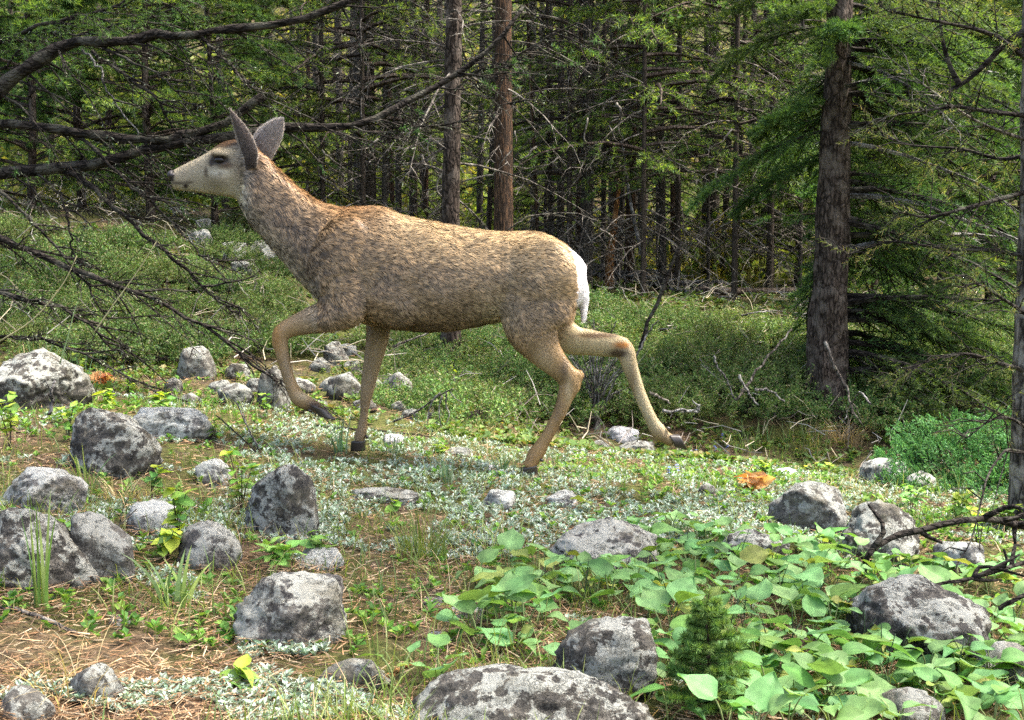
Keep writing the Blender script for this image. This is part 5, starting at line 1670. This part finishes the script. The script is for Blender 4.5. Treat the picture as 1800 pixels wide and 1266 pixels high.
JG = np.array([[.075, .15, .036], [.11, .20, .046], [.05, .105, .03], [.16, .24, .06], [.20, .19, .09]])
JB = np.array([[.085, .20, .065], [.12, .26, .085], [.06, .145, .05], [.18, .33, .11]])
JM = [juniper_mesh(1, .50, .19, 95, 34, .018, .0105, JG, .11), juniper_mesh(2, .42, .14, 75, 34, .018, .0105, JG, .10), juniper_mesh(3, .55, .27, 105, 34, .018, .0105, JG, .13)]
def place_jun(g, sc, k, label, group, rz):
    root = thing("juniper_shrub", label, "shrub", g, group, (0, 0, rz))
    part("branches", JM[k][0], root, None, None, (sc,) * 3); part("foliage", JM[k][1], root, None, None, (sc,) * 3)
rj = random.Random(8)
pts = []
for tries in range(6000):
    z = rj.random()
    if z < .22: px, py = rj.uniform(690, 1010), rj.uniform(575, 735)
    elif z < .62: px, py = rj.uniform(1010, 1440), rj.uniform(490, 745)
    elif z < .80: px, py = rj.uniform(-20, 520), rj.uniform(400, 640)
    else: px, py = rj.uniform(1480, 1830), rj.uniform(560, 760)
    g = gpoint(px, py)
    if g[1] > 15 or g[1] < 6.0: continue
    if any((g[0] - q[0]) ** 2 + (g[1] - q[1]) ** 2 < .30 ** 2 for q in pts): continue
    if px > 1010 and px < 1450 and py < np.interp(px, [1010, 1150, 1300, 1440], [545, 560, 575, 600]): continue
    if abs(px - 795) < 22 and py > 640: continue
    pts.append(g)
    if len(pts) >= 130: break
for g in pts:
    place_jun(g, rj.uniform(.55, .95), rj.randrange(3), "low spreading juniper shrub in the green mat behind the deer", "juniper mat behind the deer", rj.uniform(0, 6.28))

def bright_juniper():
    g = gpoint(1690, 870)
    root = thing("juniper_shrub", "bright green feathery juniper below the grey trunked fir", "shrub", g)
    rng = np.random.default_rng(61)
    W = Acc(); NP = []
    for i in range(430):
        px = rng.uniform(1535, 1860); f = rng.random()
        top = np.interp(px, [1530, 1560, 1600, 1650, 1700, 1760, 1800, 1860], [805, 752, 734, 730, 720, 700, 680, 670])
        py = top + (880 - top) * f
        yd = g[1] + .55 - .55 * f + rng.normal(0, .08)
        tip = at(px, py, yd) - g
        b0 = tip + np.array([rng.normal(.12, .06), rng.normal(.10, .04), -.13 + rng.normal(0, .03)])
        d = unit(tip - b0); sd = unit(np.cross(d, rng.normal(0, .3, 3) + np.array([0, -.6, .8])))
        W.tube(np.array([b0, tip]), [.003, .001], 3, cap=False)
        for q in range(13):
            f = .25 + .75 * q / 13; p = b0 + (tip - b0) * f
            td = unit(d * .8 + sd * (1 if q % 2 else -1) * .65 + rng.normal(0, .16, 3)); tl = .052 * (1.15 - f) + .022
            n = 22; u = rng.random(n); rad = rng.normal(size=(n, 3))
            NP.append((p + td * (tl * u)[:, None], unit(td * .9 + unit(rad) * .55)))
    part("branches", W.mesh("branches", B_TWIG), root)
    part("foliage", foliage_mesh("foliage", NP, rng, .011, .0048, JB, JUN), root)
bright_juniper()

# --- little fir among the leaves in front
def sapling():
    g = gpoint(1242, 1262)
    root = thing("fir_sapling", "tiny fir sapling with dense needles among the heart leaved herbs", "sapling", g)
    Hh = at(1246, 1045, g[1])[2] - g[2]
    part("trunk", trunk_mesh("trunk", [(0, 0, -.02), (.004, 0, Hh * .4), (-.002, 0, Hh * .8), (.002, 0, Hh)], .0046, .0014, B_PINE, 7, 0), root)
    rng = np.random.default_rng(71)
    def shoot(p, e, parent, n, name="branch"):
        W = Acc(); m = (p + e) / 2 + np.array([0, 0, -.006])
        W.tube(np.array([p, m, e]), [.0018, .0014, .0008], 4, (.12, .10, .05), cap=False)
        b = part(name, W.mesh(name, STEM), parent)
        u = rng.random(n); PP = p + (e - p) * u[:, None]; td = unit(e - p)
        rad = rng.normal(size=(n, 3)); rad -= td * (rad @ td)[:, None]
        part("needles", foliage_mesh("needles", [(PP, unit(td * .55 + unit(rad) * .85 + np.array([0, 0, .15])))], rng, .013, .0017, np.array([[.08, .16, .04], [.11, .21, .055], [.16, .27, .07]]), FIR), b)
    for i in range(40):
        f = .05 + .9 * i / 40; az = i * 2.4 + rng.normal(0, .3)
        L = (.095 * (1 - f) + .018) * (.7 + .5 * rng.random())
        p = np.array([0, 0, Hh * f]); e = p + np.array([math.cos(az) * L, math.sin(az) * L, .28 * L])
        shoot(p, e, root, int(150 + 3400 * L))
        for s in (-1, 1):
            q = p + (e - p) * .5; a2 = az + s * .8
            shoot(q, q + np.array([math.cos(a2), math.sin(a2), .2]) * L * .45, root, int(90 + 2400 * L))
    shoot(np.array([0, 0, Hh * .55]), np.array([.002, 0, Hh * 1.03]), root, 240)
sapling()
# ---------------------------------------------------------------- logs, sticks, dead shrubs
def stick(pts, r0, r1, label, mat=None, name="dead_stick", cat="stick", forks=0, seed=0, group=None, fl=.2, jitter=.004):
    mat = mat or B_DEAD
    rng = np.random.default_rng(seed + 300)
    P = smoothpath([at(a, b, c) if not isinstance(c, str) else gpoint(a, b) + np.array([0, 0, float(c)]) for a, b, c in pts], 16)
    P += rng.normal(0, jitter, P.shape)
    o0 = P[0].copy()
    A = Acc(); A.tube(P - o0, np.linspace(r0, r1, 16) * (1 + .1 * rng.normal(size=16)), 8)
    if not forks:
        o = part(name, A.mesh(name, mat, True), None, o0); return tag(o, label, cat, group)
    root = thing(name, label, cat, o0, group)
    part("stem", A.mesh("stem", mat, True), root)
    tg = unit(np.gradient(P, axis=0))
    for i in range(forks):
        k = rng.integers(4, 15)
        d = unit(tg[k] + rng.normal(0, .6, 3)); L = fl * (.4 + .8 * rng.random())
        q = P[k] - o0
        B = Acc(); B.tube(smoothpath([q, q + d * L * .5 + rng.normal(0, .02, 3) * fl * 3, q + unit(d + rng.normal(0, .3, 3)) * L], 6), np.linspace(max(r1, r0 * .5), r1 * .4, 6), 5)
        part("twig", B.mesh("twig", mat, True), root)
    return root

# bleached log between the boulders
def log(pts, r, label, mat=B_LOG):
    P = smoothpath([gpoint(a, b) + np.array([0, 0, c]) for a, b, c in pts], 12)
    o0 = P[0].copy()
    rng = np.random.default_rng(int(r * 1e4))
    A = Acc(); A.tube(P - o0, r * np.linspace(1, .8, 12) * (1 + .07 * rng.normal(size=12)), 14)
    return tag(part("log", A.mesh("log", mat, True), None, o0), label, "log")
log([(1225, 520, .06), (1270, 522, .06), (1330, 521, .06), (1400, 518, .05)], .045, "dark fallen log lying before the slim lone trunk", B_FIR)
# tangle of grey fallen branches on the bank
rl = np.random.default_rng(5)
for i in range(26):
    x0 = rl.uniform(1040, 1270); y0 = np.interp(x0, [1040, 1150, 1270], [470, 495, 518]) + rl.uniform(-8, 10)
    L = rl.uniform(40, 110); sl = rl.uniform(-.1, .5)
    g0 = gpoint(x0, y0 + 6); Y = min(max(g0[1], 11.5), 14.5)
    stick([(x0, y0, Y), (x0 + L * .5, y0 + L * .5 * sl - rl.uniform(-4, 10), Y + .1), (x0 + L, y0 + L * sl + rl.uniform(-4, 8), Y + rl.uniform(-.4, .4))], rl.uniform(.016, .032), .008,
          "grey fallen branch in the tangled heap on the bank behind the deer", group="heap of fallen branches", name="fallen_branch", cat="branch", seed=i)
for i in range(16):
    x0 = rl.uniform(1300, 1400); y0 = rl.uniform(545, 610); L = rl.uniform(30, 80); sl = rl.uniform(-.2, .6)
    Y = min(gpoint(x0, y0 + 10)[1], 10.5)
    stick([(x0, y0, Y), (x0 + L * .5, y0 + L * .5 * sl - 4, Y), (x0 + L, y0 + L * sl, Y + .2)], rl.uniform(.006, .012), .004, "bleached dead branch lying on the bank left of the big fir", group="bleached branches near the big fir", name="fallen_branch", cat="branch", seed=40 + i)
stick([(1125, 612, 8.2), (1140, 570, 8.2), (1165, 510, 8.2), (1186, 455, 8.2), (1200, 425, 8.2)], .017, .008, "dark bare stick leaning upright behind the trailing hind leg", B_TWIG, forks=3, seed=1)
stick([(1118, 628, 7.6), (1132, 598, 7.6), (1146, 575, 7.6), (1158, 562, 7.6)], .007, .004, "pale thin twig beside the trailing hock", seed=2)
stick([(1255, 625, 7.8), (1262, 648, 7.8), (1278, 668, 7.8), (1292, 702, 7.8)], .008, .005, "white curved dead twig standing in the juniper mat", seed=3)
stick([(1295, 704, 7.6), (1325, 660, 7.7), (1360, 615, 7.8), (1392, 580, 7.9)], .009, .006, "dark thin pole slanting up from the juniper mat to the bank", B_GREY, seed=4)
stick([(1298, 660, 7.5), (1315, 690, 7.5), (1332, 712, 7.4)], .009, .005, "short pale stick crossing below the slanting pole", seed=5)
stick([(1330, 684, 7.4), (1355, 688, 7.4), (1378, 708, 7.4)], .009, .005, "pale bent branch right of the short pale stick", seed=6)
stick([(1165, 722, 7.0), (1200, 722, 7.0), (1226, 724, 7.0), (1228, 710, 7.0)], .010, .006, "grey knobbly branch lying in the mat right of the trailing leg", forks=4, seed=7, fl=.1)
stick([(1140, 690, 7.2), (1160, 698, 7.2), (1178, 708, 7.2)], .010, .006, "dark short branch beside the trailing cannon", B_GREY, seed=8)
stick([(1452, 600, 8.0), (1470, 650, 7.9), (1490, 690, 7.8), (1500, 730, 7.7)], .012, .006, "dead branch leaning against the big fir's trunk", B_GREY, forks=3, seed=9)
stick([(1530, 712, 7.0), (1512, 690, 7.2), (1495, 715, 7.4), (1484, 740, 7.4)], .006, .003, "thin pale twig hanging at the big fir's foot", seed=10)
# white forked twig under the belly
def white_twig():
    g = at(735, 740, 5.9); root = thing("forked_twig", "white forked dead twig on the slope under the belly", "twig", g)
    def br(pts, r):
        P = smoothpath([at(*p) - g for p in pts], 10); A = Acc(); A.tube(P, np.linspace(r, r * .5, 10), 6); part("twig", A.mesh("twig", B_DEAD, True), root)
    br([(690, 742, 5.9), (735, 722, 5.9), (765, 700, 5.85), (790, 686, 5.8), (797, 684, 5.8)], .0055)
    br([(775, 690, 5.8), (762, 702, 5.8), (752, 728, 5.8), (752, 745, 5.8)], .004)
    br([(778, 695, 5.8), (772, 715, 5.8), (773, 738, 5.8), (776, 752, 5.8)], .004)
    br([(785, 690, 5.8), (784, 712, 5.8), (790, 730, 5.8), (782, 748, 5.8)], .004)
    br([(790, 688, 5.8), (800, 700, 5.8), (812, 708, 5.8)], .003)
white_twig()
# dead shrub with many bare stems
def dead_shrub():
    g = gpoint(1046, 752); Y = g[1]
    root = thing("dead_shrub", "dead shrub of bare grey stems between the hind legs", "shrub", g)
    rng = np.random.default_rng(9)
    A = Acc(); A.tube(smoothpath([(0, 0, -.05), (.01, 0, .03), (-.01, 0, .08), (0, 0, .13)], 8), [.035, .03, .026, .03, .032, .028, .024, .02], 9); part("stump", A.mesh("stump", B_GREY, True), root)
    for i in range(34):
        tx = rng.uniform(985, 1125); ty = rng.uniform(560, 680) if abs(tx - 1050) < 45 else rng.uniform(600, 700)
        e = at(tx, ty, Y + rng.normal(0, .12)) - g
        p = np.array([rng.normal(0, .02), rng.normal(0, .02), .09]); m = p + (e - p) * .5 + np.array([(e[0]) * -.12, 0, .03])
        P = smoothpath([p, m, e], 9) + rng.normal(0, .004, (9, 3))
        B = Acc(); B.tube(P, np.linspace(.0062, .0026, 9), 5)
        for q in range(3):
            k = rng.integers(4, 8); d = unit(P[k + 1] - P[k] + rng.normal(0, .02, 3)); B.tube(np.array([P[k], P[k] + d * .09]), [.002, .0012], 4)
        part("stem", B.mesh("stem", B_DEAD if rng.random() < .7 else B_GREY, True), root)
dead_shrub()
# bare branch arching over the dark boulder, and others near the camera
stick([(1517, 1014, 3.55), (1522, 985, 3.55), (1533, 968, 3.55), (1557, 951, 3.6), (1599, 936, 3.65), (1668, 919, 3.7), (1737, 912, 3.8), (1790, 922, 3.9), (1850, 940, 4.0)], .0085, .011, "bare dark branch arching over the dark rounded boulder", B_TWIG, forks=7, seed=20, fl=.16, jitter=.002)
stick([(1630, 1030, 3.0), (1695, 1020, 3.05), (1740, 1008, 3.1), (1800, 988, 3.2), (1870, 965, 3.3)], .004, .007, "thin dark branch above the lichen disc boulder", B_TWIG, forks=6, seed=21, fl=.15, jitter=.0015)
stick([(1755, 1070, 2.8), (1790, 1052, 2.8), (1840, 1030, 2.85)], .005, .006, "short dark branch right of the lichen disc boulder", B_TWIG, seed=22, jitter=.001)
stick([(-20, 1075, '.012'), (40, 1088, '.016'), (90, 1105, '.014'), (140, 1122, '.008')], .0052, .004, "grey fallen stick beside the silvery plants below the overhanging boulder", B_GREY, seed=23, jitter=.001)
stick([(676, 1202, '.008'), (700, 1190, '.012'), (722, 1180, '.016')], .0055, .004, "short tan stick beside the flat topped grey stone", B_ORANGE, seed=24, jitter=.001)
stick([(86, 730, 4.15), (92, 705, 4.15), (90, 690, 4.15), (97, 668, 4.2)], .006, .004, "bleached twig fork at the foot of the speckled boulder", seed=25, forks=2, fl=.1, jitter=.001)
stick([(180, 985, 3.0), (190, 955, 3.05), (205, 930, 3.1), (240, 895, 3.2)], .0025, .0015, "thin dark twig leaning across the grey speckled boulder", B_TWIG, forks=3, seed=26, fl=.1, jitter=.001)
stick([(455, 790, 4.3), (435, 750, 4.3), (415, 705, 4.3)], .0035, .002, "pale upright twig below the lifted hoof", seed=27, forks=2, fl=.12, jitter=.001)
stick([(450, 795, 4.25), (420, 765, 4.25), (380, 730, 4.25)], .003, .002, "dark slanting twig beside the pale upright twig", B_TWIG, seed=28, jitter=.001)
stick([(540, 752, '.012'), (610, 758, '.014'), (700, 766, '.012'), (760, 772, '.01')], .006, .003, "long brown stick lying behind the planted foreleg", B_TWIG, seed=29, jitter=.002)
stick([(930, 770, '.01'), (945, 748, '.05'), (975, 742, '.06'), (1000, 752, '.02')], .004, .002, "thin curved twig behind the planted hind leg", B_GREY, seed=30, jitter=.001)
stick([(1290, 1045, '.02'), (1330, 1060, '.02'), (1370, 1058, '.025')], .005, .004, "dark twig half hidden under the heart leaved herbs", B_TWIG, seed=31, jitter=.001)
stick([(690, 610, 7.2), (740, 590, 7.2), (782, 575, 7.2)], .007, .004, "thin grey branch under the belly left of the dark straight trunk", B_GREY, seed=32, jitter=.002)
# long grass stems crossing the view on the left
for pts, lab in [([(165, 585, 4.3), (200, 535, 4.3), (240, 480, 4.3), (275, 425, 4.3)], "long straw stem slanting up in front of the dead twigs"),
                 ([(0, 600, 4.0), (60, 560, 4.0), (110, 500, 4.0), (135, 450, 4.0)], "thin straw stem arching up beside the speckled boulder"),
                 ([(105, 640, 4.2), (120, 590, 4.2), (130, 550, 4.2), (137, 530, 4.2)], "upright green grass stem behind the speckled boulder")]:
    stem_line(pts, .0026, (.34, .30, .15) if "straw" in lab else (.18, .25, .10), lab)
# pale gnarled dead branches hanging among the far trunks
rd = np.random.default_rng(17)
for i in range(26):
    px = rd.uniform(560, 1420); py = rd.uniform(180, 470); Y = rd.uniform(10.5, 14)
    if 560 < px < 1010 and py > 340: py = rd.uniform(200, 340)
    L = rd.uniform(40, 110); a = rd.uniform(-1.2, 1.2)
    p0 = (px, py, Y); dx, dy = math.sin(a) * L, math.cos(a) * L
    stick([p0, (px + dx * .4 + rd.normal(0, 10), py + dy * .4, Y), (px + dx * .75 + rd.normal(0, 10), py + dy * .7, Y + .1), (px + dx, py + dy, Y)], rd.uniform(.006, .012), .003,
          "pale gnarled dead branch hanging among the forest trunks", group="pale dead branches among the trunks", name="hanging_branch", cat="branch", forks=3, fl=.3, seed=60 + i, jitter=.004, mat=B_GREY)
# ---------------------------------------------------------------- sunlit broadleaf scrub on the far slope
def slope_scrub():
    rng = np.random.default_rng(81)
    A = Acc()
    n = 640
    y = np.where(np.arange(n) < 240, rng.uniform(16.5, 27, n), rng.uniform(26, 75, n)); x = rng.uniform(-1, 1, n) * (y * .5 + 4)
    for cx, cy in zip(x, y):
        R = rng.uniform(.8, 1.9) if cy > 26 else rng.uniform(.4, .95); m = 130
        q = unit(rng.normal(size=(m, 3))) * (R * rng.random(m)[:, None] ** .4); q[:, 2] = np.abs(q[:, 2]) * 1.2
        P = q + np.array([cx, cy, gz(cx, cy)])
        c = np.array([[.20, .26, .05], [.27, .30, .06], [.14, .21, .05], [.32, .28, .06]])[rng.integers(0, 4)] * (.7 + .6 * rng.random(m))[:, None]
        A.needles(P, unit(rng.normal(size=(m, 3))), .006 * cy + .1 * rng.random(m), .0045 * cy, c, rng=rng)
    stuff("slope_scrub", A.mesh("slope_scrub", SHRUB))
slope_scrub()

def bank_cover():
    """small leafy ground cover between the junipers on the bank and under the trees"""
    rng = np.random.default_rng(82)
    n = 21000
    y = 6.0 + 10 * rng.random(n) ** 1.3; x = rng.uniform(-1, 1, n) * (y * .46 + .5)
    d = noise2(x, y, 1.3, 3)
    d = d + .6 * noise2(x, y, 3.7, 6)
    keep = d > -.10 + .22 * sstep(-.5, -1.8, x)
    x, y = x[keep], y[keep]
    rosettes("bank_ground_cover", rng, x, y, .026 + .03 * rng.random(len(x)) + .003 * (y - 6), np.array([[.07, .125, .032], [.095, .165, .038], [.13, .195, .046], [.19, .165, .07]]), 6, LEAF, .7, .36)
bank_cover()

def dry_twigs():
    """dead grey twigs and straw strewn through the mat on the bank"""
    rng = np.random.default_rng(83)
    A = Acc()
    n = 2300
    y = 7.3 + 7 * rng.random(n); x = rng.uniform(-1, 1, n) * (y * .45 + .3)
    z = HGT(x, y)
    a = rng.random(n) * 6.283; el = rng.normal(.35, .35, n)
    D = np.stack([np.cos(a) * np.cos(el), np.sin(a) * np.cos(el), np.sin(el)], -1); L = .06 + .24 * rng.random(n)
    P = np.stack([x, y, z + .03 + .14 * rng.random(n)], -1)
    base = np.array([[.34, .31, .27], [.24, .20, .16], [.42, .36, .24]])
    for i in range(n):
        m = P[i] + D[i] * L[i] * .5 + rng.normal(0, .02, 3)
        A.tube(np.array([P[i], m, P[i] + D[i] * L[i]]), [.0036, .0028, .0014], 3, base[i % 3] * (.7 + .5 * rng.random()), cap=False)
    stuff("dry_twigs", A.mesh("dry_twigs", LITTER))
dry_twigs()
